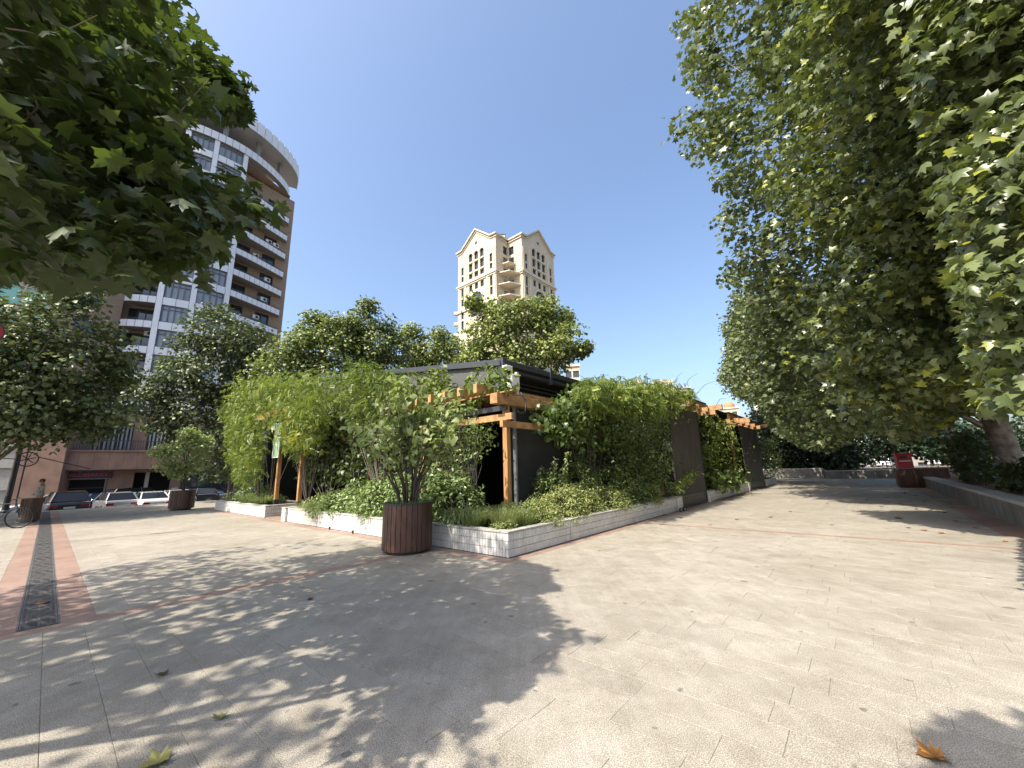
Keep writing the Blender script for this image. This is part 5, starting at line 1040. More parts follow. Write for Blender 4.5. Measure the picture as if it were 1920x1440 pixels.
m_ = MB(); m_.lathe((0, 3, h), [(1.7, 0), (1.7, 1.0), (1.4, 1.7), (0.7, 2.3), (0, 2.6)], 16); m_.build('dome', mat('ochre', (0.36, 0.20, 0.12), 0.8), bl)
bl = block('long grey-brown building closing the view behind the dark hedges on the right', 1500, 2100, 815, 110, GRB, 2)
# ------------------------------------------------------------------ curved brick and glass tower on the left
def azp(az, D): a = rad(az); return Vector((math.sin(a)*D, math.cos(a)*D))
def catmull(P, n):
    P = [P[0]*2-P[1]]+P+[P[-1]*2-P[-2]]; out = []
    for i in range(1, len(P)-2):
        for k in range(n):
            t = k/n; a, b, c, d = P[i-1:i+3]; out.append(0.5*((2*b)+(c-a)*t+(2*a-5*b+4*c-d)*t*t+(3*b-a-3*c+d)*t**3))
    out.append(P[-2]); return out
class Path:
    def __init__(s, pts):
        s.p = pts; s.l = [0]
        for a, b in zip(pts[:-1], pts[1:]): s.l.append(s.l[-1]+(b-a).length)
        s.L = s.l[-1]
    def at(s, d):
        d = min(max(d, 0), s.L-1e-6)
        for i in range(len(s.l)-1):
            if s.l[i+1] >= d: t = (d-s.l[i])/(s.l[i+1]-s.l[i]); return s.p[i].lerp(s.p[i+1], t)
    def tan(s, d): return (s.at(min(d+0.2, s.L))-s.at(max(d-0.2, 0))).normalized()
    def nearest_az(s, az):
        best = min(range(int(s.L*20)), key=lambda i: abs(math.degrees(math.atan2(s.at(i/20).x, s.at(i/20).y))-az)); return best/20
CURVE = Path(catmull([azp(-47.6, 65.0), azp(-46.2, 63.2), azp(-43.97, 62.1), azp(-41.1, 61.8), azp(-37.95, 62.5), azp(-35, 64.6), azp(-32.2, 67.3)], 10))
bt = thing('curved_brick_tower', 'tall tan brick apartment tower with a convex white and glass bay and balconies', 'building', (-42, 50, -0.76)); BO = Vector((-42, 50, -0.76))
BRICK = mat('tan_brick', (0.29, 0.205, 0.145), 0.85, noise=0.22, scale=1.4, stretch=(1, 1, 6), bump=0.1, detail=5)
SOFF = mat('grey_soffit', (0.20, 0.195, 0.19), 0.7)
def outw(d): t = CURVE.tan(d); return Vector((t.y, -t.x))
def cp(d, off=0.0): return CURVE.at(d)+outw(d)*off
def W3(p, z): return (p.x-BO.x, p.y-BO.y, z-BO.z)
def strip(mb, d0, d1, o0, o1, z0, z1, n=1):
    """a curved box along the facade between distances d0..d1, offsets o0..o1 outwards, heights z0..z1"""
    vs = []; fs = []
    for i in range(n+1):
        d = d0+(d1-d0)*i/n; a, b = cp(d, o0), cp(d, o1); vs += [W3(a, z0), W3(b, z0), W3(b, z1), W3(a, z1)]
    for i in range(n):
        q = 4*i
        for k in range(4): fs.append((q+k, q+(k+1) % 4, q+4+(k+1) % 4, q+4+k))
    fs += [(3, 2, 1, 0), (4*n, 4*n+1, 4*n+2, 4*n+3)]; mb.add(vs, fs)
dBL, dL, dM, dR, dE = [CURVE.nearest_az(a) for a in (-46.65, -43.97, -41.1, -37.95, -32.25)]
BZ = [3.9+3.2*k for k in range(15)]
def panels(d0, d1, z, o=0.10, h=1.0, w=1.0, nm='cladding_panel'):
    n = max(1, round((d1-d0)/w))
    for i in range(n):
        g = 0.025; m_ = MB(); strip(m_, d0+(d1-d0)*i/n+g, d0+(d1-d0)*(i+1)/n-g, o-0.06, o, z-h/2+0.02, z+h/2-0.02); m_.build(nm, BRASS, bt)
for k, z in enumerate(BZ):
    b = MB(); strip(b, dL-0.2, dR+0.2, -0.4, 0.03, z-0.5, z+0.5, 10); b.build('floor_band', SOFF, bt)
    panels(dL+0.3, dM-0.3, z); panels(dM+0.3, dR-0.3, z)
    if k == len(BZ)-1: continue
    z0, z1 = z+0.5, BZ[k+1]-0.5
    for d0, d1 in ((dL+0.35, dM-0.3), (dM+0.3, dR-0.35)):
        fr = MB(); strip(fr, d0, d1, -0.14, -0.02, z0, z0+0.09, 4); strip(fr, d0, d1, -0.14, -0.02, z1-0.09, z1, 4); strip(fr, d0, d1, -0.13, -0.03, z1-0.55, z1-0.49, 4)
        for i in range(5):
            dd = d0+(d1-d0)*i/4; strip(fr, max(d0, dd-0.06), min(d1, dd+0.06), -0.145, 0.0, z0+0.09, z1-0.09)
        w = fr.build('window', mat('grey_frame', (0.12, 0.13, 0.145), 0.5), bt)
        gl = MB(); strip(gl, d0, d1, -0.22, -0.18, z0, z1, 8); gl.build('pane', GLASSL, w)
        cu = MB()
        for i in range(4):
            if random.random() < 0.45:
                da = d0+(d1-d0)*i/4+0.12; strip(cu, da, da+(d1-d0)/4-0.3, -0.50, -0.47, z0, z1-random.choice((0.1, 0.1, 0.9)), 2)
        if cu.v: cu.build('curtain', mat('curtain', (0.45, 0.43, 0.38), 0.9), w)
cm_ = MB()
for dd in (dL, dM, dR):
    c_ = MB(); strip(c_, dd-0.28, dd+0.28, -0.35, 0.16, 3.4, 48.2 if dd != dL else 48.9); c_.build('column', BRASS, bt)
# brick body behind: right wing, left wing
def wallseg(p, q, z0, z1, nm='brick_wall', m=BRICK, thick=0.3, holes=None, dep=0.35):
    """straight wall p->q (outside on its right-hand side when walking p->q ... towards the viewer)"""
    x = (q-p).normalized(); y = Vector((-x.y, x.x)); L = (q-p).length; M = Matrix(((x.x, y.x, 0, p.x-BO.x), (x.y, y.y, 0, p.y-BO.y), (0, 0, 1, -BO.z), (0, 0, 0, 1)))
    facade(bt, nm, m, L, z0, z1, holes or [], dep, M); return M, L
RP0, RP1 = cp(dR+0.3, -2.2), cp(dE+0.3, -1.6); REN = azp(-31.75, 68.4)
holesR = []
Lr = (REN-RP0).length
for z in BZ[:13]: holesR += [(1.0, 2.9, z+0.4, z+2.6), (Lr-4.1, Lr-2.1, z+0.4, z+2.6)]
MR, LR_ = wallseg(RP0, REN, -0.7, 46.9, holes=holesR)
for h_ in holesR: window(bt, MR, *h_, 0.3, 2, trans=0.0)
wallseg(REN, REN+Vector((-12, 14)), -0.7, 46.9)
for k, z in enumerate(BZ[:13]):
    s = MB(); n = 10; d0, d1 = dR+0.3, dE
    vs = []; fs = []
    for i in range(n+1):
        d = d0+(d1-d0)*i/n; a = cp(d, 0.0); tt = i/n; b = RP0.lerp(REN, tt*0.93); vs += [W3(b, z-0.42), W3(a, z-0.42), W3(a, z-0.2), W3(b, z-0.2)]
    for i in range(n):
        q = 4*i
        for kk in range(4): fs.append((q+kk, q+(kk+1) % 4, q+4+(kk+1) % 4, q+4+kk))
    fs += [(3, 2, 1, 0), (4*n, 4*n+1, 4*n+2, 4*n+3)]; s.add(vs, fs); bo = s.build('balcony', SOFF, bt)
    f = MB(); strip(f, d0, d1, 0.01, 0.09, z-0.45, z+0.42, 10); f.build('front', SOFF, bo)
    n = 10
    for i in range(n):
        m_ = MB(); strip(m_, d0+(d1-d0)*i/n+0.03, d0+(d1-d0)*(i+1)/n-0.03, 0.095, 0.14, z-0.43, z+0.40); m_.build('front_panel', BRASS, bo)
    r = MB(); strip(r, d0, d1, -0.03, 0.02, z+0.68, z+0.73, 10)
    for i in range(0, 30): dd = d0+(d1-d0)*(i+0.5)/30; strip(r, dd-0.02, dd+0.02, -0.02, 0.01, z+0.4, z+0.69)
    r.build('railing', FRAME, bo)
AC = MB(); AC.box((0, 0, 0), (0.85, 0.32, 0.6)); ACM = AC.mesh('air_conditioner', WHITEP, bevel=0.02)
FAN = MB(); FAN.tube([(0.12, -0.165, 0), (0.12, -0.18, 0)], 0.22, 14); FANM = FAN.mesh('fan', DARK)
def ac(M, x, z):
    o = link('air_conditioner', ACM, bt); o.matrix_local = M@Matrix.Translation((x, -0.28, z)); link('fan', FANM, o)
for k, (x, dz) in {11: (5.3, 1.6), 10: (5.2, 1.5), 8: (5.6, 1.6), 7: (5.4, 1.5), 6: (4.6, 1.6), 9: (3.6, 1.5)}.items(): ac(MR, x, BZ[k]+dz); 
ac(MR, 6.3, BZ[10]+1.45); ac(MR, 3.5, BZ[8]+0.6)
# left balconies between the brick wing and the glass bay
LP1 = cp(dL-0.3, -1.9); LP0 = azp(-46.75, 65.4); LW0 = azp(-51.6, 61.0); LW1 = azp(-46.75, 63.6)
hl = [(0.6, (LP1-LP0).length-0.6, z+0.4, z+2.5) for z in BZ[:14]]
ML, _ = wallseg(LP0, LP1, -0.7, 50, holes=hl)
for h_ in hl: window(bt, ML, *h_, 0.3, 3)
wallseg(LW1, LP0, -0.7, 50)
Lw = (LW1-LW0).length; hw = []
for z in BZ[:14]: hw += [(Lw-3.9, Lw-1.9, z+0.9, z+2.5)]
MW, _ = wallseg(LW0, LW1, -0.7, 50, holes=hw)
for h_ in hw: window(bt, MW, *h_, 0.3, 2)
for z in BZ[:14]:
    s = MB(); d0, d1 = dBL, dL-0.3; strip(s, d0, d1, -2.0, 0.0, z-0.42, z-0.2, 4); bo = s.build('balcony', SOFF, bt); f = MB(); strip(f, d0, d1, 0.01, 0.09, z-0.45, z+0.42, 4); f.build('front', SOFF, bo)
    for i in range(4): m_ = MB(); strip(m_, d0+(d1-d0)*i/4+0.03, d0+(d1-d0)*(i+1)/4-0.03, 0.095, 0.14, z-0.43, z+0.40); m_.build('front_panel', BRASS, bo)
    r = MB(); strip(r, d0, d1, -0.03, 0.02, z+0.68, z+0.73, 4)
    for i in range(12): dd = d0+(d1-d0)*(i+0.5)/12; strip(r, dd-0.02, dd+0.02, -0.02, 0.01, z+0.4, z+0.69)
    r.build('railing', FRAME, bo)
for k in (4, 6): ac(ML, (LP1-LP0).length-0.6, BZ[k]+2.5)
# parapet of the terrace and the big curved roof fascia with its soffit
CT = Path(catmull([azp(-49.5, 68.5), azp(-46.65, 64.0), azp(-43.97, 62.1), azp(-41.1, 61.8), azp(-37.95, 62.5), azp(-35, 64.8), azp(-32.95, 68.2), azp(-32.8, 72)], 10))
CURVE2 = CURVE; CURVE = CT
p_ = MB(); strip(p_, 0, CT.L-0.5, -0.5, 0.25, 48.05, 49.25, 30); p_.build('parapet', SOFF, bt)
n = 34
for i in range(n): m_ = MB(); a = CT.L*i/n; b = CT.L*(i+1)/n; strip(m_, a+0.03, b-0.03, 0.26, 0.32, 48.05, 49.22, 2); m_.build('parapet_panel', BRASS, bt)
p_ = MB(); strip(p_, 0, CT.L-0.3, -3.6, -3.3, 49.2, 52.2, 24); p_.build('terrace_wall', SOFF, bt)
p_ = MB(); strip(p_, 0, CT.L-0.1, -3.3, 1.4, 51.9, 52.1, 30); p_.build('soffit', mat('light_soffit', (0.24, 0.265, 0.30), 0.6), bt)
for i in range(26): m_ = MB(); a = CT.L*i/26; b = CT.L*(i+1)/26; strip(m_, a+0.03, b-0.03, 1.36, 1.46, 51.75, 53.7, 2); m_.build('fascia_panel', BRASS, bt)
p_ = MB(); strip(p_, 0, CT.L, 1.0, 1.33, 52.11, 53.6, 30); p_.build('fascia_frame', SOFF, bt)
for dd in (3.5, 8.5, 13, 17.5, 22): m_ = MB(); strip(m_, dd-0.3, dd+0.3, -0.6, -0.1, 49.2, 51.9); m_.build('pier', SOFF, bt)
CURVE = CURVE2
# roof slab and the hidden back of the tower
bk = MB(); loop = [cp(CURVE.L*i/12, -0.3) for i in range(13)]+[REN+Vector((-12, 14)), azp(-45, 84), LW0+Vector((-6, 10)), LW0, LW1, LP0]
bk.add([W3(p, 47.2) for p in loop], [tuple(range(len(loop)))])
q = [REN+Vector((-12, 14)), azp(-45, 84), LW0+Vector((-6, 10)), LW0]
for a, b in zip(q[:-1], q[1:]): bk.quad(W3(a, -0.7), W3(b, -0.7), W3(b, 49), W3(a, 49))
bk.build('rear_walls', BRICK, bt, recalc=False)
# podium with shop fronts
pd = thing('shop_podium', 'pink stone ground floor with shop fronts and a railed terrace along the street', 'building', (-36, 36, -0.76)); PO = Vector((-36, 36, -0.76))
P0 = azp(-48.55, 50.0); P1 = azp(-34.0, 49.5); xd = (P1-P0).normalized(); yd = Vector((-xd.y, xd.x)); PL = (P1-P0).length
PM = Matrix(((xd.x, yd.x, 0, P0.x-PO.x), (xd.y, yd.y, 0, P0.y-PO.y), (0, 0, 1, 0), (0, 0, 0, 1)))
ph = [(0.1, 2.75, 0.15, 2.75), (4.4, 6.6, 0.05, 3.05), (8.0, 12.4, 0.5, 3.0), (8.0+4.8, 12.3, 0.5, 3.0)][:3]
def Pz(z): return z+0.76
facade(pd, 'wall', TUFF, PL, 0, 3.27, [(0.1, 2.75, 0.15, 2.6), (4.4, 6.9, 0.02, 3.0), (7.7, 12.4, 0.4, 3.0)], 0.5, PM)
def PBX(nm, m, x0, x1, y0, y1, z0, z1, parent=None, bevel=0):
    b = MB(); b.box(((x0+x1)/2, (y0+y1)/2, (z0+z1)/2), (x1-x0, y1-y0, z1-z0)); o = b.build(nm, m, pd, bevel=bevel); o.matrix_local = PM; return o
for k in range(14):
    x = PL*k/14; PBX('fascia_stone', TUFF, x+0.006, x+PL/14-0.006, -0.85, -0.05, 3.28, 4.78)
PBX('canopy_soffit', mat('soffit_brown', (0.10, 0.06, 0.045), 0.8), 0, PL, -0.80, 0.0, 3.21, 3.27); PBX('cornice', TUFF, -0.1, PL, -0.95, 0.0, 4.79, 4.92)
PBX('shop_interior', INSIDE, 0.1, 2.75, 0.5, 0.55, 0.15, 2.6); PBX('doorway', INSIDE, 4.4, 6.9, 0.9, 0.95, 0.02, 3.0)
PBX('door_pillar', mat('pale_pillar', (0.34, 0.30, 0.25), 0.7), 5.15, 5.42, -0.10, 0.2, 0.02, 3.0)
PBX('sign_board', mat('sign_dark', (0.05, 0.02, 0.035), 0.5), 0.1, 3.0, -0.12, -0.02, 2.62, 3.10)
PBX('window_sill', PIPE, 0.1, 2.75, -0.06, 0.10, 2.50, 2.58); PBX('door_frame', PIPE, 2.62, 2.72, -0.05, 0.1, 0.1, 2.5)
tm_ = text_mesh('lettering', 'WILDBERRIES', 0.42, mat('sign_pink', (0.45, 0.06, 0.16), 0.5)); o = link('lettering', tm_, pd); o.matrix_local = PM@Matrix.Translation((1.45, -0.13, 2.86))@Matrix.Rotation(PI/2, 4, 'X')
for k in range(4): PBX('shelf', mat('shelf', (0.05, 0.05, 0.055), 0.6), 0.3, 2.5, 0.28, 0.34, 0.4+0.45*k, 0.46+0.45*k)
PBX('small_sign', DARK, 3.05, 3.65, -0.10, -0.02, 0.85, 1.30, bevel=0.03); PBX('sign_strip', WHITEP, 3.05, 3.65, -0.11, -0.02, 0.68, 0.82)
tm_ = text_mesh('lettering', 'WB', 0.34, WHITEP); o = link('lettering', tm_, pd); o.matrix_local = PM@Matrix.Translation((3.35, -0.11, 1.08))@Matrix.Rotation(PI/2, 4, 'X')
o = window(pd, PM, 7.7, 12.4, 0.4, 3.0, 0.4, 4, trans=0.62); PBX('shop_wall', TUFF, 6.95, 7.65, -0.03, 0.0, 0.02, 3.0)
PBX('notice', WHITEP, 7.1, 7.55, -0.05, -0.031, 1.45, 1.53)
# terrace railing and the glazed storey behind it
rl = MB(); rl.box((PL/2, -0.7, 5.75), (PL, 0.06, 0.07)); rl.box((PL/2, -0.7, 5.02), (PL, 0.05, 0.05)); o = rl.build('railing', FRAME, pd); o.matrix_local = PM
for k in range(80): rb = MB(); rb.box((0, 0, 0), (0.045, 0.045, 0.70)); break
rbm = rb.mesh('baluster', FRAME)
for k in range(int(PL/0.17)): o = link('baluster', rbm, pd); o.matrix_local = PM@Matrix.Translation((0.1+0.17*k, -0.7, 5.38))
facade(pd, 'upper_wall', TUFF, PL, 4.9, 8.6, [(0.4, 3.6, 5.0, 7.6), (4.6, 7.2, 5.0, 7.6), (8.0, 12.2, 5.0, 7.6)], 0.4, PM@Matrix.Translation((0, 3.0, 0)))
for x0, x1 in ((0.4, 3.6), (4.6, 7.2), (8.0, 12.2)):
    o = window(pd, PM@Matrix.Translation((0, 3.0, 0)), x0, x1, 5.0, 7.6, 0.35, 3); c_ = MB()
    for k in range(int((x1-x0)/0.28)): c_.box((x0+0.2+0.28*k, 0.30, 6.3), (0.12, 0.04, 2.5))
    c_.build('curtain', mat('curtain', (0.45, 0.43, 0.38), 0.9), o)
b = MB(); b.box((PL/2, 1.4, 4.86), (PL, 2.8, 0.08)); o = b.build('terrace_floor', SOFF, pd); o.matrix_local = PM
b = MB(); b.quad((PL, 0, 0), (PL, 14, 0), (PL, 14, 8.6), (PL, 0, 8.6)); b.quad((0, 3, 8.6), (PL, 3, 8.6), (PL, 14, 8.6), (0, 14, 8.6)); o = b.build('side_wall', TUFF, pd, recalc=False); o.matrix_local = PM
pk = thing('pink_stone_building', 'pink stone block with a black stair railing at the far left edge of the street', 'building', (-42, 33, -0.76)); 
Q0 = azp(-51.6, 49.5); Q1 = azp(-48.6, 48.6); x_ = (Q1-Q0).normalized(); y_ = Vector((-x_.y, x_.x)); QL = (Q1-Q0).length; QM = Matrix(((x_.x, y_.x, 0, Q0.x+42), (x_.y, y_.y, 0, Q0.y-33), (0, 0, 1, 0), (0, 0, 0, 1)))
facade(pk, 'wall', TUFF, QL, 0, 10.5, [], 0.3, QM); b = MB(); b.quad((QL, 0, 0), (QL, 5, 0), (QL, 5, 10.5), (QL, 0, 10.5)); b.quad((0, 0, 10.5), (QL, 0, 10.5), (QL, 8, 10.5), (0, 8, 10.5)); o = b.build('side_wall', TUFF, pk, recalc=False); o.matrix_local = QM
b = MB(); b.box((1.7, -0.06, 7.6), (0.5, 0.06, 0.14)); o = b.build('name_plate', DARK, pk); o.matrix_local = QM
R0 = azp(-56.5, 56); R1 = azp(-51.3, 54.0); x_ = (R1-R0).normalized(); y_ = Vector((-x_.y, x_.x)); RL = (R1-R0).length
gy = thing('pale_concrete_building', 'pale grey ribbed concrete building with a stair behind the black posts at the left edge', 'building', (R0.x, R0.y, -0.76)); RM = Matrix(((x_.x, y_.x, 0, 0), (x_.y, y_.y, 0, 0), (0, 0, 1, 0), (0, 0, 0, 1)))
PALE = mat('pale_concrete', (0.40, 0.39, 0.36), 0.85, noise=0.15)
for k in range(12): b = MB(); b.box((RL/2, 0.15*(k % 2), 0.45+0.9*k), (RL, 0.6, 0.88)); o = b.build('course', PALE, gy); o.matrix_local = RM
for k in range(7): b = MB(); b.box((RL-2.0, -1.6+0.3*k, 0.1+0.22*k), (2.2, 0.30, 0.2)); o = b.build('step', STONE, gy); o.matrix_local = RM
b = MB(); b.box((RL-2.0, -0.9, 3.5), (2.4, 0.05, 0.05)); 
for k in range(8): b.box((RL-3.1+0.33*k, -0.9, 2.9), (0.035, 0.035, 1.2))
o = b.build('railing', FRAME, gy); o.matrix_local = RM
# turquoise glass tower seen through the leaves
cy_ = thing('turquoise_glass_tower', 'turquoise glazed tower glimpsed through the foreground leaves at upper left', 'building', tuple(azp(-55, 80))+(-0.8,), 0.95); CYG = mat('turquoise_glass', (0.20, 0.52, 0.50), 0.15, noise=0.15, scale=0.3, spec=0.8)
wg = [(0.6+2.4*i, 2.7+2.4*i, 2+3.3*k, 4.6+3.3*k) for i in range(6) for k in range(15)]
b = MB(); b.box((0, 6, 26), (15.4, 11.6, 52)); b.build('core', GRB, cy_)
facade(cy_, 'wall', PALE, 15.6, 0, 54, wg, 0.4, Matrix.Translation((-7.8, -0.3, 0)))
for w in wg: b = MB(); b.quad((w[0], 0.25, w[2]), (w[1], 0.25, w[2]), (w[1], 0.25, w[3]), (w[0], 0.25, w[3])); o = b.build('pane', CYG, cy_, recalc=False); o.location = (-7.8, -0.3, 0)
# ------------------------------------------------------------------ cars
TYRE = mat('tyre', (0.015, 0.015, 0.015), 0.85); RIM = mat('rim', (0.35, 0.36, 0.38), 0.3, metal=0.8); CGL = mat('car_glass', (0.010, 0.012, 0.014), 0.10, spec=0.5); TL_ = mat('tail_light', (0.25, 0.01, 0.012), 0.2); HL_ = mat('head_light', (0.55, 0.57, 0.60), 0.1); PLT = mat('number_plate', (0.55, 0.55, 0.52), 0.5)
def paint(nm, c, r=0.22, metal=0.0): 
    m = mat(nm, c, r, metal); m.node_tree.nodes['Principled BSDF'].inputs['Coat Weight'].default_value = 0.8; return m
WHT, BLK, BLU, SIL = paint('paint_white', (0.62, 0.62, 0.61)), paint('paint_black', (0.008, 0.008, 0.010)), paint('paint_blue', (0.012, 0.022, 0.085)), paint('paint_silver', (0.42, 0.43, 0.44), 0.3, 0.5)
PROF = {'sedan': dict(L=4.6, W=1.8, body=[(-2.3, 0.35), (-2.3, 0.80), (-2.1, 0.98), (-1.5, 1.0), (-0.9, 0.98), (0.9, 0.92), (1.9, 0.80), (2.25, 0.62), (2.3, 0.35)], cab=[(-1.65, 0.98), (-1.05, 1.40), (-0.2, 1.46), (0.35, 1.42), (1.15, 0.93)]),
        'suv': dict(L=4.7, W=1.9, body=[(-2.35, 0.42), (-2.38, 0.95), (-2.3, 1.08), (-1.5, 1.10), (0.9, 1.06), (1.95, 0.98), (2.3, 0.75), (2.35, 0.42)], cab=[(-2.28, 1.08), (-1.9, 1.66), (-1.0, 1.74), (0.1, 1.70), (0.95, 1.07)]),
        'hatch': dict(L=4.2, W=1.78, body=[(-2.1, 0.36), (-2.12, 0.85), (-2.05, 0.98), (-1.4, 1.0), (0.8, 0.95), (1.75, 0.82), (2.05, 0.62), (2.1, 0.36)], cab=[(-2.0, 0.98), (-1.6, 1.45), (-0.6, 1.52), (0.1, 1.48), (0.95, 0.96)])}
def car(kind, label, loc, head, pm):
    p = PROF[kind]; t = thing('parked_car', label, 'car', (loc[0], loc[1], -0.76), head, group='cars parked along the street'); W = p['W']
    def shell(mb, prof, w0, w1, zt, tip=None):
        n = len(prof); zmax = max(q[1] for q in prof); zmin = min(q[1] for q in prof)
        for s in (-1, 1): pass
        vs = []
        for s in (-1, 1):
            for x, z in prof: w = w0+(w1-w0)*((z-zmin)/(zmax-zmin)); vs.append((x, s*w/2, z))
        mb.add(vs, [tuple(range(n-1, -1, -1)), tuple(range(n, 2*n))]+[(i, (i+1) % n, n+(i+1) % n, n+i) for i in range(n)])
    b = MB(); shell(b, p['body'], W, W*0.95, 0); body = b.build('body', pm, t, bevel=0.05, smooth=False)
    c = MB(); cab = p['cab']; shell(c, cab, W*0.93, W*0.72, 0); c.build('glasshouse', CGL, t, bevel=0.03)
    rz0 = max(z for _, z in cab); r = MB(); pr = [q for q in cab if q[1] > rz0-0.12]; x0, x1 = min(q[0] for q in pr), max(q[0] for q in pr)
    vs = []; 
    for s in (-1, 1): vs += [(x, s*W*0.375, z+0.012) for x, z in pr]
    n = len(pr); r.add(vs, [(i, i+1, n+i+1, n+i) for i in range(n-1)]); r.build('roof', pm, t, recalc=True)
    # pillars
    for s in (-1, 1):
        for k in (0, len(cab)-2):
            pl = MB()
            (xa, za), (xb, zb) = cab[k], cab[k+1]; wa = W*0.93; 
            def wz(z): return (W*0.93+(W*0.72-W*0.93)*((z-cab[0][1])/(rz0-cab[0][1])))/2
            pl.bar((xa, s*wz(za), za+0.01), (xb, s*(wz(zb)-0.02), zb+0.01), 0.07, 0.05); pl.build('pillar', pm, t)
        pl = MB(); pl.bar((-0.35, s*(W*0.465), 0.98), (-0.40, s*W*0.375, rz0-0.02), 0.07, 0.05); pl.build('pillar', pm, t)
    for x in (-1.38, 1.38):
        for s in (-1, 1):
            w = MB(); w.tube([(x, s*(W/2-0.20), 0.33), (x, s*(W/2+0.005), 0.33)], 0.33, 18); wo = w.build('wheel', TYRE, t); w = MB(); w.tube([(x, s*(W/2+0.004), 0.33), (x, s*(W/2+0.018), 0.33)], 0.21, 12); w.build('rim', RIM, wo)
    xb = -p['L']/2; zt = p['body'][1][1]
    for s in (-1, 1):
        l = MB(); l.box((xb+0.03, s*(W/2-0.26), zt-0.12), (0.12, 0.40, 0.17)); l.build('tail_light', TL_, t, bevel=0.02)
        l = MB(); l.box((-xb-0.07, s*(W/2-0.30), 0.64), (0.16, 0.38, 0.13)); l.build('headlight', HL_, t, bevel=0.02)
        l = MB(); l.box((0.75, s*(W/2+0.06), 1.0), (0.14, 0.16, 0.11)); l.build('mirror', pm, t, bevel=0.03)
    l = MB(); l.box((xb-0.02, 0, zt-0.25), (0.03, 0.52, 0.12)); l.build('number_plate', PLT, t)
    l = MB(); l.box((xb+0.0, 0, 0.46), (0.08, W*0.86, 0.14)); l.build('bumper', DARK, t, bevel=0.02)
def carat(kind, label, x, y, D, look, pm):
    q = at_dist(x, y, D); car(kind, label, q, look, pm)
vr = lambda x: math.atan2(*reversed(at_dist(x, 900, 10)[:2]))   # heading that points straight away from the viewer
carat('sedan', 'white sedan pointing left behind the standing man', 95, 940, 45.5, vr(95)+1.75, WHT)
carat('suv', 'black SUV seen squarely from behind beside the standing man', 122, 940, 41.5, vr(122)+0.10, BLK)
carat('sedan', 'dark blue saloon between the black SUV and the silver car', 178, 938, 44.5, vr(178)-0.75, BLU)
carat('hatch', 'silver hatchback seen from behind, left of the white sedan', 213, 938, 42.0, vr(213)+0.22, SIL)
carat('suv', 'long black van-like SUV parked sideways behind the white sedan', 266, 930, 46.5, vr(266)-1.2, BLK)
carat('sedan', 'white sedan seen from behind in front of the long black SUV', 277, 936, 41.5, vr(277)+0.25, WHT)
carat('sedan', 'white sedan mostly hidden behind the farther round pot', 330, 930, 44, vr(330)+0.2, WHT)
carat('hatch', 'dark car nose right of the farther round pot', 366, 930, 46, vr(366)+1.2, BLK)
for k, (x, D, lb) in enumerate(((1610, 78, 'white car glimpsed through the dark hedge left of the red box'), (1668, 80, 'white car glimpsed directly behind the red box'), (1770, 82, 'white car glimpsed between hedge and lamp post'))): 
    q = at_dist(x, 860, D); t0 = len(C.objects); car('suv', lb, q, 0.4, WHT)
    for o in list(C.objects)[t0:]:
        if o.parent is None and o.type == 'EMPTY': o.location.z = 0.3
rs = MB(); Gbox(rs, 75.01, 130, -40, 30, -0.7, 0.30); rs.build('rear_street', ASPH, kind='structure')

# ------------------------------------------------------------------ posts, sign disc, bicycle at the left edge
lamp_post(on_ground(8, 962), 'thick black lamp post at the left edge of the picture', 5.2, 0.09); 
def thin_post(x, y, h, r, label):
    p = on_ground(x, y); t = thing('street_post', label, 'post', tuple(p)); m_ = MB(); m_.lathe((0, 0, 0), [(r*1.8, 0), (r*1.8, 0.08), (r, 0.12), (r, h)], 12); m_.build('post', DARK, t); m_ = MB(); m_.lathe((0, 0, h+0.004), [(r*1.3, 0), (r*1.3, 0.03), (0, 0.05)], 12); m_.build('cap', DARK, t); return t, p
thin_post(28, 950, 4.5, 0.05, 'thin black post just right of the thick lamp post')
tp, pp = thin_post(14, 955, 4.2, 0.06, 'black post between the two others at the left edge')
rg = thing('hoop_sign', 'thin black hoop sign with crossed pattern on a bracket near the left edge', 'sign', tuple(at_dist(52, 861, 31)), -vr(52)*0+rad(49)); m_ = MB(); m_.tube([(0.34*math.cos(2*PI*k/24), 0, 0.34*math.sin(2*PI*k/24)) for k in range(25)], 0.028, 6, cap=False); m_.build('hoop', DARK, rg)
m_ = MB()
for k in range(3): an = PI*k/3+0.3; m_.tube([(-0.26*math.cos(an), 0, -0.26*math.sin(an)), (0.26*math.cos(an), 0, 0.26*math.sin(an))], 0.02, 5)
m_.tube([(0.34, 0, 0.1), (2.2, 0, -0.5)], 0.022, 5); m_.tube([(-0.34, 0, 0), (-0.9, 0, 0.05)], 0.022, 5); m_.build('cross_bars', DARK, rg)
rd = thing('road_sign', 'dark red round road sign cut off by the left edge of the picture', 'sign', tuple(at_dist(-30, 620, 17)), rad(52)); m_ = MB(); m_.tube([(0, -0.01, 0), (0, 0.02, 0)], 0.33, 28); m_.build('disc', mat('sign_red', (0.30, 0.015, 0.012), 0.5), rd); m_ = MB(); m_.tube([(0.33*math.cos(2*PI*k/28), 0, 0.33*math.sin(2*PI*k/28)) for k in range(29)], 0.02, 5, cap=False); m_.build('rim', DARK, rd)
zz = rd.location.z; m_ = MB(); m_.tube([(0, 0.06, 0.3), (0, 0.06, -zz)], 0.035, 8); m_.build('post', DARK, rd)
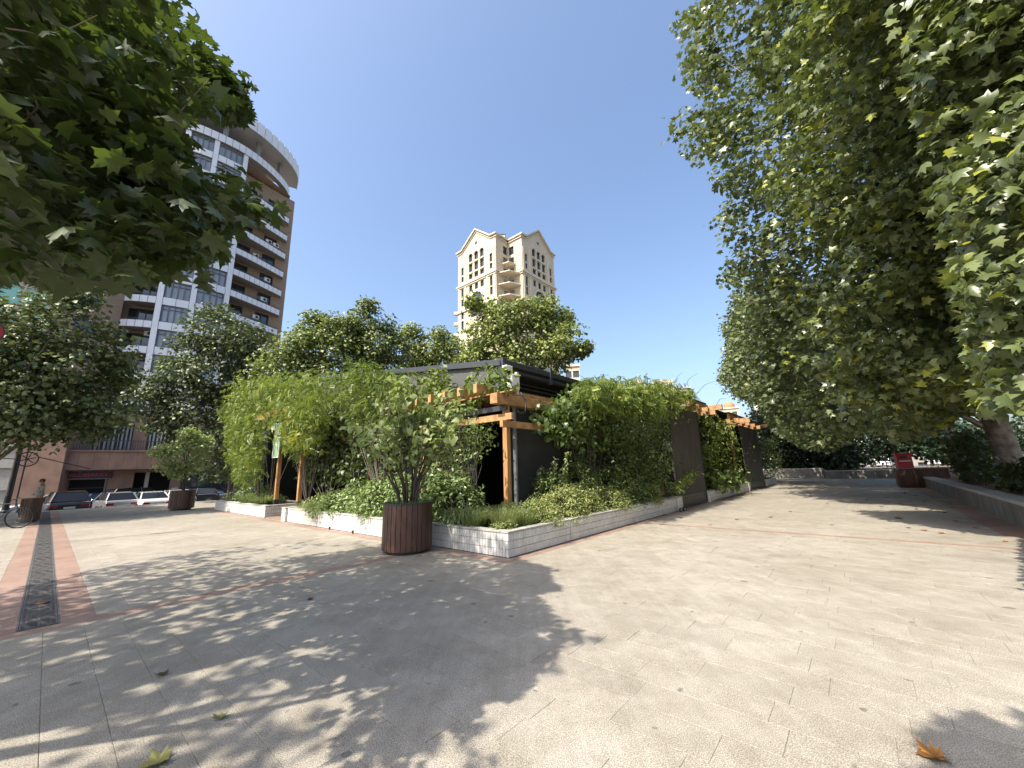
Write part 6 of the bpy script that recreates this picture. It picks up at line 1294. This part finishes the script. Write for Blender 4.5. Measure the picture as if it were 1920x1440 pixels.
# bicycle
bp = on_ground(-8, 993); bi = thing('bicycle', 'black bicycle leaning at the left edge, its front wheel in view', 'bicycle', tuple(bp), rad(40)); bi.rotation_euler = (rad(6), 0, rad(30))
def wheel(x):
    m_ = MB(); m_.tube([(x+0.35*math.cos(2*PI*k/28), 0, 0.36+0.35*math.sin(2*PI*k/28)) for k in range(29)], 0.022, 6, cap=False); w = m_.build('wheel', TYRE, bi); m_ = MB()
    for k in range(14): an = PI*k/14; m_.tube([(x-0.33*math.cos(an), 0, 0.36-0.33*math.sin(an)), (x+0.33*math.cos(an), 0, 0.36+0.33*math.sin(an))], 0.0025, 3)
    m_.build('spokes', RIM, w)
wheel(0.52); wheel(-0.52)
m_ = MB()
for p, q in (((0.52, 0, 0.36), (0.38, 0, 0.95)), ((0.38, 0, 0.90), (-0.15, 0, 0.85)), ((0.40, 0, 0.80), (-0.05, 0, 0.32)), ((-0.05, 0, 0.32), (-0.2, 0, 0.95)), ((-0.05, 0, 0.32), (-0.52, 0, 0.36)), ((-0.18, 0, 0.85), (-0.52, 0, 0.36))): m_.tube([p, q], 0.016, 6)
m_.build('frame', DARK, bi); m_ = MB(); m_.tube([(0.36, -0.3, 1.03), (0.36, -0.1, 1.05), (0.38, 0, 1.0), (0.36, 0.1, 1.05), (0.36, 0.3, 1.03)], 0.013, 6); m_.build('handlebar', DARK, bi)
m_ = MB(); m_.box((-0.21, 0, 0.98), (0.26, 0.14, 0.05)); m_.build('saddle', DARK, bi, bevel=0.02); m_ = MB(); m_.tube([(-0.05, -0.03, 0.32), (-0.05, 0.03, 0.32)], 0.09, 14); m_.box((0.05, 0.07, 0.22), (0.1, 0.08, 0.02)); m_.build('crank', PIPE, bi)

# ------------------------------------------------------------------ the standing man
def skin_body(name, joints, edges, radii, m, parent, sub=2):
    me = bpy.data.meshes.new(name); me.from_pydata([Vector(j) for j in joints], edges, []); o = bpy.data.objects.new(name, me); C.objects.link(o)
    sk = o.modifiers.new('skin', 'SKIN'); sk.use_smooth_shade = True; l = me.skin_vertices[0].data
    for i, r in enumerate(radii): l[i].radius = (r, r) if not hasattr(r, '__len__') else r; l[i].use_root = (i == 0)
    sb = o.modifiers.new('sub', 'SUBSURF'); sb.levels = sub; sb.render_levels = sub
    dg = bpy.context.evaluated_depsgraph_get(); nm = bpy.data.meshes.new_from_object(o.evaluated_get(dg)); nm.materials.clear(); nm.materials.append(m); nm.polygons.foreach_set('use_smooth', [True]*len(nm.polygons))
    bpy.data.objects.remove(o); return link(name, nm, parent)
SKN = mat('skin', (0.32, 0.17, 0.11), 0.6); TEE = mat('grey_tee', (0.34, 0.33, 0.29), 0.9, noise=0.15, scale=9); TRS = mat('dark_trousers', (0.025, 0.025, 0.03), 0.9); HAIR = mat('hair_brown', (0.10, 0.045, 0.03), 0.8)
mp_ = on_ground(66, 973); man = thing('person', 'man in a grey short-sleeved shirt and dark trousers standing side-on behind the slatted box', 'person', tuple(mp_), rad(139))
mj = [(0, 0, 0.95), (0, 0.03, 1.12), (0, 0.06, 1.28), (0, 0.01, 1.42), (0, 0, 1.50), (0, 0.02, 1.57), (0, 0.05, 1.66), (0.19, -0.01, 1.40), (0.23, -0.04, 1.14), (0.20, 0.16, 1.06), (0.19, 0.25, 1.08), (-0.19, -0.01, 1.40), (-0.23, -0.06, 1.13), (-0.21, 0.02, 0.90), (-0.21, 0.05, 0.82), (0.10, 0, 0.86), (0.11, 0.02, 0.48), (0.11, -0.02, 0.09), (0.12, 0.16, 0.05), (-0.10, 0, 0.86), (-0.11, 0.03, 0.48), (-0.11, -0.02, 0.09), (-0.12, 0.16, 0.05)]
me_ = [(0, 1), (1, 2), (2, 3), (3, 4), (4, 5), (5, 6), (3, 7), (7, 8), (8, 9), (9, 10), (3, 11), (11, 12), (12, 13), (13, 14), (0, 15), (15, 16), (16, 17), (17, 18), (0, 19), (19, 20), (20, 21), (21, 22)]
mr = [(0.16, 0.12), (0.165, 0.15), (0.165, 0.13), (0.13, 0.10), 0.055, 0.085, 0.085, 0.06, 0.043, 0.036, 0.04, 0.06, 0.043, 0.036, 0.04, 0.09, 0.062, 0.042, 0.04, 0.09, 0.062, 0.042, 0.04]
skin_body('body', mj, me_, mr, SKN, man)
skin_body('shirt', [(0, 0, 0.93), (0, 0.035, 1.10), (0, 0.065, 1.26), (0, 0.01, 1.42), (0.19, -0.01, 1.41), (0.225, -0.03, 1.22), (-0.19, -0.01, 1.41), (-0.225, -0.04, 1.22), (0, 0.005, 1.475)], [(0, 1), (1, 2), (2, 3), (3, 4), (4, 5), (3, 6), (6, 7), (3, 8)], [(0.185, 0.15), (0.185, 0.175), (0.18, 0.15), (0.145, 0.115), 0.078, 0.07, 0.078, 0.07, 0.07], TEE, man)
skin_body('trousers', [(0, 0, 0.93), (0.10, 0, 0.82), (0.11, 0.02, 0.48), (0.11, -0.01, 0.10), (-0.10, 0, 0.82), (-0.11, 0.03, 0.48), (-0.11, -0.01, 0.10)], [(0, 1), (1, 2), (2, 3), (0, 4), (4, 5), (5, 6)], [(0.165, 0.13), 0.105, 0.085, 0.075, 0.105, 0.085, 0.075], TRS, man)
m_ = MB(); m_.lathe((0, 0.035, 1.655), [(0.095, -0.03), (0.10, 0.02), (0.085, 0.075), (0.05, 0.105), (0, 0.115)], 14); m_.build('hair', HAIR, man, smooth=True)
m_ = MB(); m_.box((0, 0.15, 1.63), (0.025, 0.03, 0.04)); m_.build('nose', SKN, man, bevel=0.008)
for s in (-1, 1): m_ = MB(); m_.box((s*0.095, 0.04, 1.64), (0.02, 0.035, 0.055)); m_.build('ear', SKN, man, bevel=0.008)
for s in (-1, 1): m_ = MB(); m_.box((s*0.115, 0.05, 0.045), (0.09, 0.26, 0.09)); m_.build('shoe', DARK, man, bevel=0.025)

# ------------------------------------------------------------------ fallen leaves on the paving
DRY = leafmat('leaf_dry', (0.16, 0.07, 0.02), (0.42, 0.20, 0.045), trans=(0.45, 0.2, 0.03), tf=0.15); DRYG = leafmat('leaf_dry_green', (0.10, 0.11, 0.03), (0.26, 0.24, 0.08), tf=0.15); DRYD = leafmat('leaf_dry_dark', (0.035, 0.022, 0.014), (0.10, 0.06, 0.03), tf=0.1)
def curled(name, m, s, curl):
    tv, tf = T_NEAR; v = tv.copy(); v[:, 2] = curl*(np.abs(v[:, 0])**1.6)*0.75+curl*0.3*(v[:, 1]-0.4)**2+0.01; v = v*s
    me = bpy.data.meshes.new(name); me.from_pydata([tuple(p) for p in v], [], tf); me.materials.append(m); me.polygons.foreach_set('use_smooth', [True]*len(me.polygons)); a = me.attributes.new('var', 'FLOAT', 'POINT'); a.data.foreach_set('value', RNG.random(len(v)).astype(np.float32)); return me
big = [((1772, 1424), DRY, 0.14, 0.9, 1.3, 'curled orange-brown plane leaf at the bottom right of the plaza'), ((316, 1424), DRYG, 0.15, 0.8, 2.2, 'curled half-green plane leaf at the bottom left of the plaza'), ((410, 1352), DRYG, 0.085, 1.2, 0.4, 'small tan curled leaf, above and right of the half-green one'), ((306, 1268), DRYD, 0.09, 1.0, 1.0, 'small dark brown curled leaf in the dappled shade left of centre'), ((586, 1124), DRYD, 0.08, 0.9, 2.0, 'small dark leaf near the thin red stone line'), ((72, 1134), DRY, 0.14, 0.6, 0.2, 'brown leaf lying on the iron drain grate'), ((1692, 973), DRYG, 0.20, 0.7, 0.5, 'pale yellow leaf in the shade by the right stone wall'), ((1738, 995), DRY, 0.14, 0.5, 1.5, 'orange leaf at the edge of the right-hand shade')]
for (x, y), m, s, cu_, rz, lb in big: o = link('fallen_leaf', curled('fallen_leaf', m, s, cu_), loc=tuple(on_ground(x, y)+np.array((0, 0, 0.003))), rz=rz); tag(o, lb, 'leaf')
protos = [curled('fallen_leaf', DRYD, 1, 0.8), curled('fallen_leaf', DRY, 1, 0.6)]
spots = [(1243, 966), (1273, 972), (1330, 984), (1443, 970), (1550, 945), (1600, 932), (1622, 938), (1655, 950), (1700, 925), (1718, 930), (1735, 940), (1750, 932), (1760, 957), (1775, 962), (1790, 978), (1812, 972), (1830, 990), (1660, 935), (1690, 945), (1715, 955), (1780, 945), (1890, 1016), (1700, 990), (1480, 960), (1385, 975), (1410, 930), (1620, 960), (1560, 985), (1806, 1000), (1760, 1000)]
ORD = ['leftmost', 'second from left', 'third from left', 'fourth from left', 'fifth from left', 'sixth from left', 'seventh from left', 'eighth from left', 'ninth from left', 'tenth from left', 'eleventh from left', 'twelfth from left']
zones = {'lying on the near side of the thin red line': [], 'in the sun just beyond the thin red line': [], 'in or beside the tree shade below the right wall': [], 'in the deep shade toward the red box': []}
for x, y in spots:
    zk = 0 if y > 981 else (1 if y > 955 and x < 1740 else (2 if y > 948 else 3)); list(zones.values())[zk].append((x, y))
kk = 0
for zn, pts in zones.items():
    for r_, (x, y) in enumerate(sorted(pts)[:12]):
        br = kk % 3 == 0; o = link('fallen_leaf', protos[br], loc=tuple(on_ground(x, y)+np.array((0, 0, 0.003))), rz=random.uniform(0, 6)); s = random.uniform(0.09, 0.15); o.scale = (s, s, s); kk += 1
        tag(o, 'dry %s leaf %s, %s' % ('orange' if br else 'brown', zn, ORD[r_]), 'leaf', 'fallen leaves scattered on the right of the plaza')
lt = thing('bed_litter', 'carpet of dry fallen leaves on the raised bed under the right trees', 'leaf litter', tuple(G(22, -5, 0.48))); lt['kind'] = 'stuff'
n = 5000; a_ = RNG.uniform(9, 46, n); b_ = RNG.uniform(-16, -3.0, n); P = np.stack([GA[0]*a_+GB[0]*b_, GA[1]*a_+GB[1]*b_, np.full(n, 0.50)+RNG.uniform(0, 0.03, n)], 1); X, T, N = orient(n, 2.5, jit=0.4, droop=0.1); o_ = np.array(lt.location)
link('litter', leaves_mesh('litter', P-o_, X, T, N, RNG.uniform(0.1, 0.2, n), T_FAR, DRY), lt, kind='stuff')
